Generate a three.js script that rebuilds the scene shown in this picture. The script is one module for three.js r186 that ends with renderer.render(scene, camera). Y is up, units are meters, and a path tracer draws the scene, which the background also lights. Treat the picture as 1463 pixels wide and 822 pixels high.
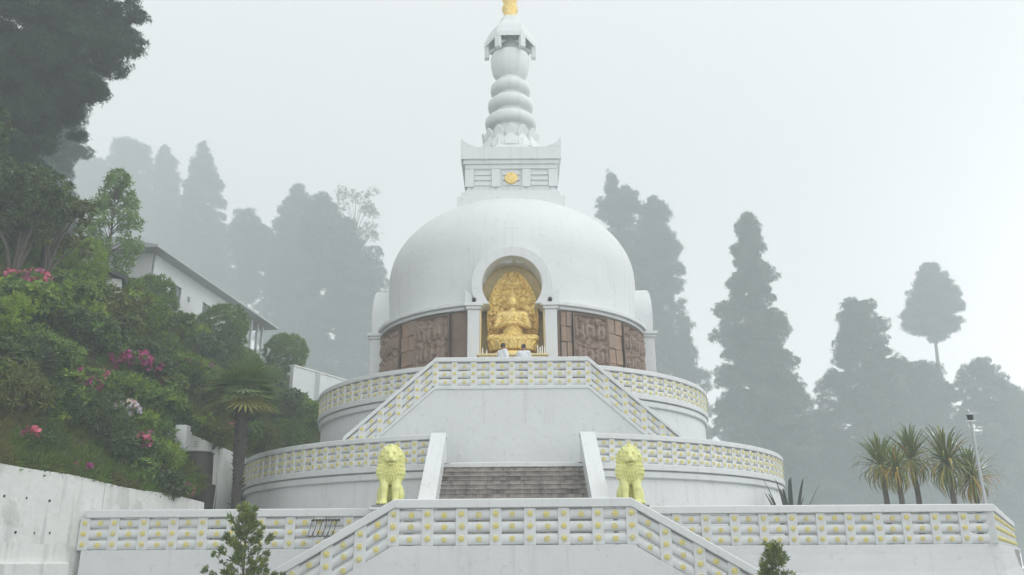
import * as THREE from 'three';
import { mergeGeometries, mergeVertices, toCreasedNormals } from 'three/addons/utils/BufferGeometryUtils.js';
import { RoundedBoxGeometry } from 'three/addons/geometries/RoundedBoxGeometry.js';
import { MarchingCubes } from 'three/addons/objects/MarchingCubes.js';

// ---------------------------------------------------------------- camera, sky, sun, haze, exposure
const scene = new THREE.Scene();
const FOCAL = 1200, HORIZON = 800, CX = 731.5, CY = 411, ROLL = 0.0078, EYE = 1.6;   // in pixels of the 1463 x 822 photograph
const PITCH = Math.atan((HORIZON - CY) / FOCAL);
const camera = new THREE.PerspectiveCamera(2 * Math.atan(CY / FOCAL) * 180 / Math.PI, 1463 / 822, 0.1, 3000);
camera.position.set(0, EYE, 0);
camera.rotation.order = 'YXZ';
camera.rotation.set(PITCH, 0, -ROLL);
scene.add(camera);

const SUN_DIR = new THREE.Vector3(0.62, 0.76, 0.18).normalize();
{ // mist all round: brightest in the deep bank toward the horizon, and round the veiled sun
  const w = 256, h = 128, d = new Float32Array(w * h * 4), v = new THREE.Vector3();
  for (let j = 0; j < h; j++) for (let i = 0; i < w; i++) {
    const lat = ((j + 0.5) / h - 0.5) * Math.PI, lon = ((i + 0.5) / w - 0.5) * 2 * Math.PI;
    v.set(Math.cos(lat) * Math.cos(lon), Math.sin(lat), Math.cos(lat) * Math.sin(lon));
    const up = Math.max(0, v.y), s = Math.max(0, v.dot(SUN_DIR));
    const b = SKY_LEVEL() * (1.40 - 0.48 * (t => t * t * (3 - 2 * t))(Math.min(1, up / 0.62)) + 0.24 * s * s);
    const k = (j * w + i) * 4; d[k] = b * 1.0; d[k + 1] = b * 1.0; d[k + 2] = b * 1.005; d[k + 3] = 1;
  }
  const t = new THREE.DataTexture(d, w, h, THREE.RGBAFormat, THREE.FloatType);
  t.mapping = THREE.EquirectangularReflectionMapping; t.magFilter = THREE.LinearFilter; t.minFilter = THREE.LinearFilter; t.needsUpdate = true;
  scene.background = t; scene.environment = t;
}
function SKY_LEVEL() { return 0.565; }
const sun = new THREE.DirectionalLight(new THREE.Color(1, 0.985, 0.955), 0.8);
sun.position.copy(SUN_DIR).multiplyScalar(80).add(new THREE.Vector3(0, 5, -32));
sun.target.position.set(0, 5, -32);
sun.shadow.radius = 80; sun.castShadow = true;
sun.shadow.mapSize.set(4096, 4096);
Object.assign(sun.shadow.camera, { left: -45, right: 45, top: 45, bottom: -45, near: 1, far: 220 });
scene.add(sun, sun.target);
scene.fog = new THREE.FogExp2(new THREE.Color(0.87, 0.97, 0.985), 0.0059);

const renderer = new THREE.WebGLRenderer({ antialias: true });
renderer.toneMapping = THREE.LinearToneMapping;
renderer.toneMappingExposure = 2.45;
renderer.shadowMap.enabled = true;
renderer.setSize(1024, 575);

// ---------------------------------------------------------------- helpers
let seedState = 12345;
function rnd() { seedState |= 0; seedState = seedState + 0x6D2B79F5 | 0; let t = Math.imul(seedState ^ seedState >>> 15, 1 | seedState); t = t + Math.imul(t ^ t >>> 7, 61 | t) ^ t; return ((t ^ t >>> 14) >>> 0) / 4294967296; }
const reseed = s => { seedState = s; };
const rr = (a, b) => a + (b - a) * rnd();
const V = (x, y, z) => new THREE.Vector3(x, y, z);
const lerp = (a, b, t) => a + (b - a) * t, clamp = (x, a, b) => Math.min(b, Math.max(a, x));
const smooth = (a, b, x) => { const t = clamp((x - a) / (b - a), 0, 1); return t * t * (3 - 2 * t); };
const D2R = Math.PI / 180;
// a pixel of the photograph gives a direction; the horizontal depth comes from what the thing stands on or beside
function at(px, py, depth) {
  const u1 = px - CX, v1 = py - CY, c = Math.cos(ROLL), s = Math.sin(ROLL);
  const u = u1 * c - v1 * s, v = u1 * s + v1 * c;
  const z = FOCAL * Math.cos(PITCH) + v * Math.sin(PITCH);
  return V(u / z * depth, EYE + (FOCAL * Math.sin(PITCH) - v * Math.cos(PITCH)) / z * depth, -depth);
}
const taken = new Map();
function numbered(n) { const k = taken.get(n) || 0; taken.set(n, k + 1); return k ? n + '_' + String(k).padStart(3, '0') : n; }
function tag(o, label, category, group) { o.userData.label = label; o.userData.category = category; if (group) o.userData.group = group; return o; }
function thing(name, label, category, pos = [0, 0, 0], turn = 0, group) {
  const g = new THREE.Group(); g.name = numbered(name); g.position.set(...pos); g.rotation.y = turn;
  scene.add(g); return tag(g, label, category, group);
}
function mesh(name, geo, mat, parent = scene) {
  const m = new THREE.Mesh(geo, mat); m.name = parent === scene ? numbered(name) : name; m.castShadow = m.receiveShadow = true; parent.add(m); return m;
}
function struct(name, geo, mat) { const m = mesh(name, geo, mat); m.userData.kind = 'structure'; return m; }

// periodic value noise
function hash(x, y, s) { let h = Math.imul(x, 374761393) + Math.imul(y, 668265263) + Math.imul(s, 974634777) | 0; h = Math.imul(h ^ h >>> 13, 1274126177); h ^= h >>> 16; return (h >>> 0) / 4294967296; }
function vnoise(x, y, per, s) {
  const xi = Math.floor(x), yi = Math.floor(y), fx = x - xi, fy = y - yi, u = fx * fx * (3 - 2 * fx), v = fy * fy * (3 - 2 * fy);
  const m = q => ((q % per) + per) % per;
  const a = hash(m(xi), m(yi), s), b = hash(m(xi + 1), m(yi), s), c = hash(m(xi), m(yi + 1), s), d = hash(m(xi + 1), m(yi + 1), s);
  return lerp(lerp(a, b, u), lerp(c, d, u), v);
}
function fbm(x, y, per, oct, s) { let a = 0.5, t = 0, n = 0; for (let o = 0; o < oct; o++) { t += a * vnoise(x, y, per, s + o * 7); n += a; a *= 0.55; x *= 2; y *= 2; per *= 2; } return t / n; }
function noise3(x, y, z) { // smooth 3D value noise
  const xi = Math.floor(x), yi = Math.floor(y), zi = Math.floor(z), fx = x - xi, fy = y - yi, fz = z - zi;
  const u = fx * fx * (3 - 2 * fx), v = fy * fy * (3 - 2 * fy), w = fz * fz * (3 - 2 * fz), H = (a, b, c) => hash(a, b, c * 31 + 5);
  const l = k => lerp(lerp(H(xi, yi, zi + k), H(xi + 1, yi, zi + k), u), lerp(H(xi, yi + 1, zi + k), H(xi + 1, yi + 1, zi + k), u), v);
  return lerp(l(0), l(1), w);
}
function tex(size, metres, fn, srgb = true) { // fn(u, v) in 0..1 gives [r, g, b], linear; covers metres x metres
  const d = new Uint8Array(size * size * 4), enc = srgb ? x => 255 * (x <= 0.0031308 ? 12.92 * x : 1.055 * Math.pow(x, 1 / 2.4) - 0.055) : x => 255 * x;
  for (let j = 0; j < size; j++) for (let i = 0; i < size; i++) {
    const c = fn(i / size, j / size), k = (j * size + i) * 4;
    for (let q = 0; q < 3; q++) d[k + q] = enc(clamp(Array.isArray(c) ? c[q] : c, 0, 1)); d[k + 3] = 255;
  }
  const t = new THREE.DataTexture(d, size, size); t.wrapS = t.wrapT = THREE.RepeatWrapping; t.magFilter = THREE.LinearFilter; t.minFilter = THREE.LinearMipmapLinearFilter; t.generateMipmaps = true;
  t.repeat.set(1 / metres, 1 / metres); if (srgb) t.colorSpace = THREE.SRGBColorSpace; t.needsUpdate = true; return t;
}
const std = (c, rough, o = {}) => new THREE.MeshStandardMaterial({ color: new THREE.Color().setRGB(...c), roughness: rough, side: THREE.DoubleSide, ...o });
const M = {};
{
  // whitewashed render: coarse mottling, trowel texture, faint rain streaks
  const wmap = tex(1024, 6, (u, v) => {
    const m = fbm(u * 6, v * 6, 6, 6, 3), st = fbm(u * 48, v * 3, 48, 4, 17), f = fbm(u * 90, v * 90, 90, 2, 29);
    const spot = smooth(0.72, 0.8, fbm(u * 40, v * 40, 40, 3, 51)) * 0.10;
    const streak = smooth(0.56, 0.82, st) * smooth(0.35, 0.7, fbm(u * 5, v * 2, 5, 3, 71)) * 0.09;
    const b = 0.735 * (0.93 + 0.09 * m + 0.04 * f) * (1 - spot) * (1 - streak);
    return [b * 0.965, b, b * (1.005 - streak * 0.15)];
  });
  const wbump = tex(512, 2, (u, v) => fbm(u * 10, v * 10, 10, 6, 5), false);
  M.white = new THREE.MeshStandardMaterial({ map: wmap, bumpMap: wbump, bumpScale: 0.008, roughness: 0.72, side: THREE.DoubleSide });
  M.trim = new THREE.MeshStandardMaterial({ map: wmap, bumpMap: wbump, bumpScale: 0.004, roughness: 0.62, side: THREE.DoubleSide });
  // old retaining walls: lime wash flaking off grey concrete, algae, rust spots
  const amap = tex(1024, 5, (u, v) => {
    const m = fbm(u * 5, v * 5, 5, 6, 103), st = fbm(u * 30, v * 2, 30, 4, 117), f = fbm(u * 60, v * 60, 60, 3, 129), bare = smooth(0.60, 0.68, fbm(u * 7, v * 6, 7, 5, 140));
    const streak = smooth(0.5, 0.8, st) * 0.2, alg = smooth(0.55, 0.8, fbm(u * 12, v * 3, 12, 4, 150)) * 0.35;
    let c = [0.76, 0.78, 0.76].map(q => q * (0.86 + 0.16 * m + 0.06 * f) * (1 - streak));
    const g = [0.36, 0.37, 0.34]; c = c.map((q, i) => lerp(q, g[i] * (0.8 + 0.4 * f), bare * 0.3));
    return c.map((q, i) => lerp(q, [0.30, 0.31, 0.22][i], alg * 0.5));
  });
  M.aged = new THREE.MeshStandardMaterial({ map: amap, bumpMap: wbump, bumpScale: 0.02, roughness: 0.85, side: THREE.DoubleSide });
  const nz = tex(256, 1, (u, v) => { const b = 0.8 + 0.3 * fbm(u * 8, v * 8, 8, 5, 201); return [b, b, b]; });
  M.yellow = std([0.80, 0.72, 0.26], 0.55, { map: nz });
  M.yellow2 = std([0.74, 0.68, 0.30], 0.6, { map: nz });
  M.lion = std([0.82, 0.83, 0.34], 0.5, { map: nz });
  const gmap = tex(256, 1.2, (u, v) => { const a = fbm(u * 9, v * 9, 9, 5, 222), b = smooth(0.5, 0.75, fbm(u * 16, v * 16, 16, 4, 231)); return [lerp(0.92, 0.62, b * 0.6) * (0.8 + 0.3 * a), lerp(0.70, 0.42, b * 0.6) * (0.8 + 0.3 * a), lerp(0.24, 0.12, b * 0.6)]; });
  M.gold = new THREE.MeshStandardMaterial({ map: gmap, metalness: 0.55, roughness: 0.42, side: THREE.DoubleSide });
  M.cream = std([0.78, 0.66, 0.36], 0.75, { map: nz });
  const rel = (r, g, b, s) => tex(512, 2, (u, v) => { const a = fbm(u * 6, v * 6, 6, 6, s), d = fbm(u * 24, v * 24, 24, 4, s + 9); const k = 0.65 + 0.5 * a + 0.25 * (d - 0.5); return [r * k, g * k, b * k]; });
  M.relief = std([1, 1, 1], 0.75, { map: rel(0.32, 0.235, 0.19, 301) });
  M.reliefPale = std([1, 1, 1], 0.7, { map: rel(0.38, 0.26, 0.19, 311) });
  M.reliefPlain = std([1, 1, 1], 0.75, { map: rel(0.24, 0.17, 0.135, 321) });
  const stone = (k, s) => std([1, 1, 1], 0.85, { map: tex(512, 2.2, (u, v) => {
    const cell = Math.floor(u * 22), t = hash(cell, s, 9) * 0.35 + 0.75, a = fbm(u * 9, v * 9, 9, 6, s + 1), d = smooth(0.5, 0.75, fbm(u * 14, v * 5, 14, 4, s + 5));
    const e = Math.abs(u * 22 % 1 - 0.5) > 0.46 ? 0.7 : 1, b = k * t * (0.7 + 0.6 * a) * (1 - 0.45 * d) * e; return [b * 1.06, b * 0.97, b * 0.90]; }) });
  M.steps = [stone(0.30, 401), stone(0.26, 411), stone(0.34, 421)];
  M.court = std([0.34, 0.34, 0.33], 0.9, { map: nz });
  M.asphalt = std([1, 1, 1], 0.95, { map: tex(512, 4, (u, v) => { const b = 0.10 * (0.6 + 0.8 * fbm(u * 30, v * 30, 30, 4, 431)); return [b, b, b * 0.98]; }) });
  M.dark = std([0.03, 0.03, 0.032], 0.5, { metalness: 0.3 });
  M.steel = std([0.42, 0.44, 0.45], 0.45, { metalness: 0.4 });
}

// ---------------------------------------------------------------- geometry helpers
// sweep a closed profile of [outward offset, height] along a path of {x, y, z}; outward is to the right of travel turned by 'side'
function sweep(profile, path, { closed = false, capped = true, side = 1, uvScale = 1 } = {}) {
  const n = path.length, m = profile.length, pos = [], uv = [], idx = [], per = [0];
  for (let k = 0; k < m; k++) { const a = profile[k], b = profile[(k + 1) % m]; per.push(per[k] + Math.hypot(b[0] - a[0], b[1] - a[1])); }
  let run = 0;
  const ring = [];
  for (let i = 0; i < n; i++) {
    const p = path[i], q = path[Math.min(n - 1, i + 1)], o = path[Math.max(0, i - 1)];
    let a = V(p.x - o.x, 0, p.z - o.z), b = V(q.x - p.x, 0, q.z - p.z);
    if (closed) { if (i === 0) a = V(p.x - path[n - 2].x, 0, p.z - path[n - 2].z); if (i === n - 1) b = V(path[1].x - p.x, 0, path[1].z - p.z); }
    if (a.lengthSq() < 1e-9) a.copy(b); if (b.lengthSq() < 1e-9) b.copy(a); a.normalize(); b.normalize();
    const na = V(-a.z * side, 0, a.x * side), nb = V(-b.z * side, 0, b.x * side), nn = na.clone().add(nb).normalize(), k = 1 / Math.max(0.3, nn.dot(na));
    if (i) run += Math.hypot(p.x - o.x, (p.y || 0) - (o.y || 0), p.z - o.z);
    ring.push(profile.map(([f, h]) => V(p.x + nn.x * f * k, (p.y || 0) + h, p.z + nn.z * f * k)));
    ring[i].run = run;
  }
  for (let k = 0; k < m; k++) { // each face strip has its own vertices so edges stay crisp
    const base = pos.length / 3;
    for (let i = 0; i < n; i++) { const A = ring[i][k], B = ring[i][(k + 1) % m]; pos.push(A.x, A.y, A.z, B.x, B.y, B.z); uv.push(ring[i].run * uvScale, per[k] * uvScale + path[0].z * 0.13, ring[i].run * uvScale, per[k + 1] * uvScale + path[0].z * 0.13); }
    for (let i = 0; i < n - 1; i++) { const a = base + i * 2; side > 0 ? idx.push(a, a + 1, a + 2, a + 1, a + 3, a + 2) : idx.push(a, a + 2, a + 1, a + 1, a + 2, a + 3); }
  }
  if (capped && !closed) for (const i of [0, n - 1]) {
    const tris = THREE.ShapeUtils.triangulateShape(profile.map(p => new THREE.Vector2(...p)), []), base = pos.length / 3;
    profile.forEach((p, k) => { const A = ring[i][k]; pos.push(A.x, A.y, A.z); uv.push(p[0], p[1]); });
    for (const t of tris) idx.push(base + t[0], base + t[1], base + t[2]);
  }
  const g = new THREE.BufferGeometry(); g.setAttribute('position', new THREE.Float32BufferAttribute(pos, 3)); g.setAttribute('uv', new THREE.Float32BufferAttribute(uv, 2)); g.setIndex(idx); g.computeVertexNormals();
  return g;
}
function metricUV(g, s = 1) { // box-mapped uv in metres
  g = g.index ? g.toNonIndexed() : g; g.computeVertexNormals();
  const p = g.attributes.position, nrm = g.attributes.normal, uv = new Float32Array(p.count * 2);
  for (let i = 0; i < p.count; i++) {
    const x = p.getX(i), y = p.getY(i), z = p.getZ(i), a = Math.abs(nrm.getX(i)), b = Math.abs(nrm.getY(i)), c = Math.abs(nrm.getZ(i));
    uv[i * 2] = s * (c >= a && c >= b ? x : a >= b ? z : x); uv[i * 2 + 1] = s * (b > a && b > c ? z : y);
  }
  g.setAttribute('uv', new THREE.BufferAttribute(uv, 2)); return g;
}
function box(x0, x1, y0, y1, z0, z1, r = 0.012) {
  const w = x1 - x0, h = y1 - y0, d = z1 - z0, g = new RoundedBoxGeometry(w, h, d, 1, Math.min(r, w / 3, h / 3, d / 3));
  g.translate((x0 + x1) / 2, (y0 + y1) / 2, (z0 + z1) / 2); const n = g.toNonIndexed(), nn = n.attributes.normal.clone(); const m = metricUV(n); m.setAttribute('normal', nn); return m;
}
function rev(points, seg = 64, a0 = 0, a1 = Math.PI * 2, crease = 0.6) { // lathe with uv in metres; points [radius, height]
  const g = new THREE.LatheGeometry(points.map(p => new THREE.Vector2(Math.max(1e-4, p[0]), p[1])), seg, a0, a1 - a0), p = g.attributes.position, uv = g.attributes.uv, m = points.length; let L = [0];
  for (let k = 1; k < m; k++) L.push(L[k - 1] + Math.hypot(points[k][0] - points[k - 1][0], points[k][1] - points[k - 1][1]));
  const R = Math.max(...points.map(q => q[0]));
  for (let i = 0; i <= seg; i++) for (let k = 0; k < m; k++) uv.setXY(i * m + k, (a1 - a0) * i / seg * R, L[k]);
  return toCreasedNormals(g, crease);
}
const arc = (cx, cz, r, a0, a1, n, y = 0) => Array.from({ length: n + 1 }, (_, i) => { const a = lerp(a0, a1, i / n); return { x: cx + r * Math.sin(a), y, z: cz + r * Math.cos(a) }; }); // angle 0 faces the camera (+z)
const rect = (o0, o1, h0, h1, c = 0.015) => [[o0, h0], [o1 - c, h0], [o1, h0 + c], [o1, h1 - c], [o1 - c, h1], [o0 + c, h1], [o0, h1 - c]];

// ---------------------------------------------------------------- the setting
const AX = 0.0, AZ = -38;               // the axis of the stupa
const R_LO = 11.3, R_UP = 8.47;         // the two round terraces
const Y_COURT = EYE + 0.25, Y_LO_RAIL = EYE + 3.82, Y_LO = Y_LO_RAIL - 0.92, Y_UP_RAIL = EYE + 6.72, Y_UP = Y_UP_RAIL - 0.90;
const Y_RAIL = EYE + 1.38;              // top of the front balustrades
{
  const g = new THREE.PlaneGeometry(90, 86, 1, 1); g.rotateX(-Math.PI / 2); g.translate(12, 0, -23); metricUV(g); const uv = g.attributes.uv, p = g.attributes.position;
  for (let i = 0; i < p.count; i++) uv.setXY(i, p.getX(i), p.getZ(i)); struct('ground', g, M.asphalt);
  // the raised court behind the front walls
  const s = new THREE.Shape([[-11.9, 23.95], [-2.8, 24.0], [2.8, 24.0], [13.3, 24.3], [21.8, 38], [21.8, 62], [-11.2, 62], [-11.2, 28]].map(q => new THREE.Vector2(q[0], q[1])));
  const e = new THREE.ExtrudeGeometry(s, { depth: Y_COURT - 0.05, bevelEnabled: false }); e.rotateX(-Math.PI / 2); e.translate(0, 0.05, 0); struct('courtyard', metricUV(e), M.court);
}

// ---------------------------------------------------------------- balustrades: pillars with three medallions, three barrel-shaped balusters to a bay
const medGeo = (() => { const g = rev([[0, 0.030], [0.040, 0.029], [0.046, 0.022], [0.052, 0.027], [0.064, 0.025], [0.068, 0.016], [0.068, -0.01]], 14, 0, Math.PI * 2, 0.9); g.rotateX(Math.PI / 2); return g; })();
const cache = new Map();
const memo = (k, f) => { if (!cache.has(k)) cache.set(k, f()); return cache.get(k); };
function shear(g, s) { const p = g.attributes.position; for (let i = 0; i < p.count; i++) p.setY(i, p.getY(i) + s * p.getX(i)); g.computeVertexNormals(); return g; }
// stations: {x, z, y (top of the handrail), ry (outward turn), s (slope either side)}; D: dimensions
function balustrade(parent, st, D, { skip = () => false } = {}) {
  const hp = D.h - D.rail, pitch = hp / 3, key = [D.pw, D.h, D.rail, D.pd].join();
  for (let i = 0; i < st.length; i++) {
    const a = st[i];
    if (!a.none) {
      const slope = a.s || 0, g = memo('pillar' + key + slope.toFixed(2), () => shear(metricUV(box(-D.pw / 2, D.pw / 2, -D.h + 0.002, -D.rail + 0.002, -D.pd / 2, D.pd / 2, 0.012)), slope));
      const p = mesh('pillar', g, M.trim, parent); p.position.set(a.x, a.y, a.z); p.rotation.y = a.ry;
      for (let k = 0; k < 3; k++) { const m = mesh('medallion', medGeo, rnd() < 0.3 ? M.yellow2 : M.yellow, p); m.position.set(rr(-0.006, 0.006), -D.rail - pitch * (k + 0.5) + 0.012, D.pd / 2); m.scale.setScalar(D.med * rr(0.95, 1.05)); m.rotation.z = rnd() * 6; }
    }
    if (i === st.length - 1) break;
    const b = st[i + 1], dx = b.x - a.x, dz = b.z - a.z, len = Math.hypot(dx, dz), slope = (b.y - a.y) / len, w = len - D.pw + 0.02;
    if (a.gap || skip(a, b)) continue;
    const g = memo('roll' + key + w.toFixed(2) + slope.toFixed(2), () => {
      const hh = pitch * 0.445, dd = D.pd * 0.40, pts = [];
      for (let q = 0; q < 16; q++) { const t = q / 16 * 2 * Math.PI, c = Math.cos(t), s = Math.sin(t); pts.push(new THREE.Vector2(dd * Math.sign(c) * Math.pow(Math.abs(c), 0.8), hh * Math.sign(s) * Math.pow(Math.abs(s), 0.7))); }
      let e = new THREE.ExtrudeGeometry(new THREE.Shape(pts), { depth: w, bevelEnabled: false, curveSegments: 1 }); e.rotateY(Math.PI / 2); e.translate(-w / 2, 0, 0); e = shear(e, slope);
      e = toCreasedNormals(e, 0.7); const nn = e.attributes.normal.clone(); metricUV(e); e.setAttribute('normal', nn); return e;
    });
    const ry = Math.atan2(-dz, dx); // local +x along the bay, local +z outward
    for (let k = 0; k < 3; k++) {
      const r = mesh('baluster', g, M.trim, parent); r.position.set((a.x + b.x) / 2, (a.y + b.y) / 2 - D.rail - pitch * (k + 0.5) - 0.004 + rr(-0.004, 0.004), (a.z + b.z) / 2); r.rotation.y = ry;
      const m = mesh('medallion', medGeo, rnd() < 0.4 ? M.yellow2 : M.yellow, r); m.position.set(rr(-0.02, 0.02), rr(-0.01, 0.01), D.pd * 0.40 - 0.006); m.scale.setScalar(D.med * rr(0.95, 1.08)); m.rotation.z = rnd() * 6;
    }
  }
}
// stations along a polyline of {x, y, z, n (bays to the next corner)}
function stations(corners) {
  const st = [];
  for (let i = 0; i < corners.length - 1; i++) {
    const a = corners[i], b = corners[i + 1], dx = b.x - a.x, dz = b.z - a.z, len = Math.hypot(dx, dz), s = (b.y - a.y) / len, ry = Math.atan2(-dz, dx);
    for (let k = 0; k < a.n; k++) { const t = k / a.n; st.push({ x: lerp(a.x, b.x, t), y: lerp(a.y, b.y, t), z: lerp(a.z, b.z, t), ry, s: k === 0 ? 0 : s }); }
    if (i === corners.length - 2) st.push({ ...b, ry, s });
  }
  return st;
}
const DIM = { pw: 0.275, pd: 0.24, h: 1.06, rail: 0.215, med: 1.0 };
const DIM_T = { pw: 0.21, pd: 0.22, h: 0.92, rail: 0.17, med: 0.92 };
const railProfile = (d, r) => rect(-d / 2 - 0.05, d / 2 + 0.05, -r, 0, 0.02);

// ---- the front landing with stairs falling away to both sides
{
  const z = -20.6, xl = -2.83, xr = 2.78, sl = 0.572, run = 3.85;
  const t = thing('front_staircase', 'white landing balustrade with steps going down on both sides, below the lions', 'staircase');
  const path = [{ x: xl - run, y: Y_RAIL - run * sl, z }, { x: xl, y: Y_RAIL, z }, { x: xr, y: Y_RAIL, z }, { x: xr + run, y: Y_RAIL - run * sl, z }];
  balustrade(t, stations([{ ...path[0], n: 5 }, { ...path[1], n: 7 }, { ...path[2], n: 5 }, path[3]]), DIM);
  // the handrail in three lengths that butt at the bends, the way it was cast
  for (const [a, b] of [[0, 1], [1, 2], [2, 3]]) mesh('handrail', sweep(railProfile(0.24, 0.215), [path[a], path[b]]), M.trim, t);
  // the solid wall under it
  const w = new THREE.Shape(); const f = (q, d) => [q.x, q.y - d];
  w.moveTo(path[0].x, -0.02); w.lineTo(...f(path[0], DIM.h)); w.lineTo(...f(path[1], DIM.h)); w.lineTo(...f(path[2], DIM.h)); w.lineTo(...f(path[3], DIM.h)); w.lineTo(path[3].x, -0.02); w.closePath();
  const g = new THREE.ExtrudeGeometry(w, { depth: 0.27, bevelEnabled: false }); g.translate(0, 0, z - 0.135); mesh('wall', metricUV(g), M.white, t);
  mesh('landing_slab', box(xl, xr, -0.02, Y_COURT - 0.004, -23.98, z - 0.14), M.court, t);
  const n = 11, rise = Y_COURT / n, tread = run / n;
  for (const s of [-1, 1]) for (let k = 0; k < n - 1; k++) {
    const x0 = (s < 0 ? xl : xr) + s * (k * tread), x1 = x0 + s * tread, top = Y_COURT - (k + 1) * rise;
    mesh('step', box(Math.min(x0, x1) + 0.001, Math.max(x0, x1) - 0.001, -0.02, top, z - 2.0, z - 0.14), M.steps[k % 3], t);
  }
}
// ---- the two front walls of the court
{
  const wall = (name, label, pts, bays) => {
    const t = thing(name, label, 'balustrade wall'), cs = pts.map((p, i) => ({ x: p[0], y: Y_RAIL, z: -p[1], n: bays[i] }));
    balustrade(t, stations(cs), DIM);
    mesh('handrail', sweep(railProfile(0.24, 0.215), cs), M.trim, t);
    mesh('wall', sweep([[-0.12, 0], [0.125, 0], [0.128, -0.25], [0.15, -0.7], [0.22, -1.2], [0.36, -1.95], [-0.12, -1.95]].reverse().map(q => [q[0], q[1] - DIM.h]), cs), M.white, t);
  };
  wall('court_wall', 'white balustrade wall running up to the old retaining wall under the flower bank', [[-11.72, 23.9], [-2.95, 24.1]], [11]);
  wall('court_wall', 'white balustrade wall turning a corner beside the lamp post', [[2.9, 24.05], [13.25, 24.25], [21.6, 38]], [13, 20]);
}
// ---- the central flight
const ST_W = 2.17;
{
  const t = thing('central_staircase', 'brown stone steps between two white sloping parapets', 'staircase');
  const zTop = -26.95, n = 18, rise = (Y_LO - Y_COURT) / n, tread = 0.215;
  for (let k = 0; k < n; k++) {
    const top = Y_LO - k * rise, z = zTop + k * tread;
    const s = mesh('step', box(-ST_W, ST_W, top - rise + 0.012, top - 0.034, z - 0.24, z + tread - 0.03, 0.008), M.steps[(k * 7 + 1) % 3], t);
    mesh('tread', box(-ST_W, ST_W, top - 0.034, top, z - 0.20, z + tread, 0.008), M.steps[(k * 5 + 2) % 3], s);
  }
  mesh('core', (() => { const w = new THREE.Shape(); w.moveTo(26.9, Y_COURT + 0.01); w.lineTo(26.9, Y_LO - rise - 0.02); w.lineTo(26.9 - tread * (n - 1), Y_COURT + 0.01); const g = new THREE.ExtrudeGeometry(w, { depth: ST_W * 2 - 0.02, bevelEnabled: false }); g.rotateY(Math.PI / 2); g.translate(-ST_W + 0.01, 0, 0); return metricUV(g); })(), M.court, t);
  const zEnd = zTop + n * tread;
  for (const s of [-1, 1]) { // parapets with a thicker coping
    const prof = (a, b, c) => { const w = new THREE.Shape(); w.moveTo(27.6, Y_COURT); w.lineTo(27.6, Y_LO + a); w.lineTo(27.0, Y_LO + a); w.lineTo(-zEnd, Y_COURT + a); w.lineTo(-zEnd, Y_COURT); return w; };
    const mk = (w, x0, d) => { const g = new THREE.ExtrudeGeometry(w, { depth: d, bevelEnabled: false }); g.rotateY(Math.PI / 2); g.translate(x0, 0, 0); return metricUV(g); };
    const x0 = s < 0 ? -ST_W - 0.42 : ST_W;
    mesh('parapet', mk(prof(0.86), x0, 0.42), M.trim, t);
    const c = new THREE.Shape(); const q = [[27.62, 0.862], [27.0, 0.862], [-zEnd - 0.04, 0.862 - (Y_LO - Y_COURT) - 0.03], [-zEnd - 0.04, 0.98 - (Y_LO - Y_COURT) - 0.03], [26.98, 0.98], [27.62, 0.98]];
    q.forEach((p, i) => i ? c.lineTo(p[0], p[1] + Y_LO) : c.moveTo(p[0], p[1] + Y_LO)); c.closePath();
    mesh('coping', mk(c, x0 - 0.03, 0.48), M.trim, t);
  }
}
// ---- the round terraces
function drum(name, label, R, yTop, yBot, cz) {
  const t = thing(name, label, 'terrace', [AX, 0, AZ]);
  // wall with two bands of moulding under the balustrade
  mesh('wall', rev([[R - 0.30, yTop - 0.005], [R - 0.02, yTop - 0.01], [R - 0.02, yTop - 0.50], [R - 0.015, yTop - 0.52], [R + 0.06, yBot + 0.02], [R + 0.06, yBot]].reverse(), 160), M.white, t);
  mesh('upper_moulding', rev([[R - 0.02, yTop - 0.2], [R + 0.13, yTop - 0.2], [R + 0.15, yTop - 0.18], [R + 0.15, yTop - 0.02], [R + 0.13, yTop], [R - 0.3, yTop]], 160), M.trim, t);
  mesh('lower_moulding', rev([[R - 0.02, yTop - 0.45], [R + 0.06, yTop - 0.45], [R + 0.09, yTop - 0.42], [R + 0.09, yTop - 0.25], [R + 0.06, yTop - 0.235], [R - 0.02, yTop - 0.235]], 160), M.trim, t);
  mesh('floor', rev([[0, yTop - 0.05], [R - 0.28, yTop - 0.05]].reverse(), 96), M.court, t);
  return t;
}
drum('lower_terrace', 'wide white round terrace wall behind the two lions', R_LO, Y_LO, Y_COURT);
drum('upper_terrace', 'narrower white round terrace wall under the dome', R_UP, Y_UP, Y_LO);
function roundBalustrade(label, R, yRail, a0, a1) {
  const t = thing('terrace_balustrade', label, 'balustrade', [AX, 0, AZ]);
  const n = Math.round(Math.abs(a1 - a0) * R / 0.57), st = [];
  for (let k = 0; k <= n; k++) { const a = lerp(a0, a1, k / n); st.push({ x: R * Math.sin(a), y: yRail, z: R * Math.cos(a), ry: a, none: k === 0 }); }
  if (a1 < a0) st.reverse();
  balustrade(t, st, DIM_T);
  mesh('handrail', sweep(railProfile(0.22, 0.17), arc(0, 0, R, Math.min(a0, a1), Math.max(a0, a1), 90, yRail)), M.trim, t);
}
const A_LO = Math.asin((ST_W + 0.40) / R_LO);
roundBalustrade('curved white balustrade round the lower terrace, on the palm tree side of the stairs', R_LO, Y_LO_RAIL, -A_LO, -112 * D2R);
roundBalustrade('curved white balustrade round the lower terrace, on the lamp post side of the stairs', R_LO, Y_LO_RAIL, A_LO, 112 * D2R);
roundBalustrade('curved white balustrade round the upper terrace, on the palm tree side of the shrine', R_UP, Y_UP_RAIL, -20 * D2R, -112 * D2R);
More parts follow.
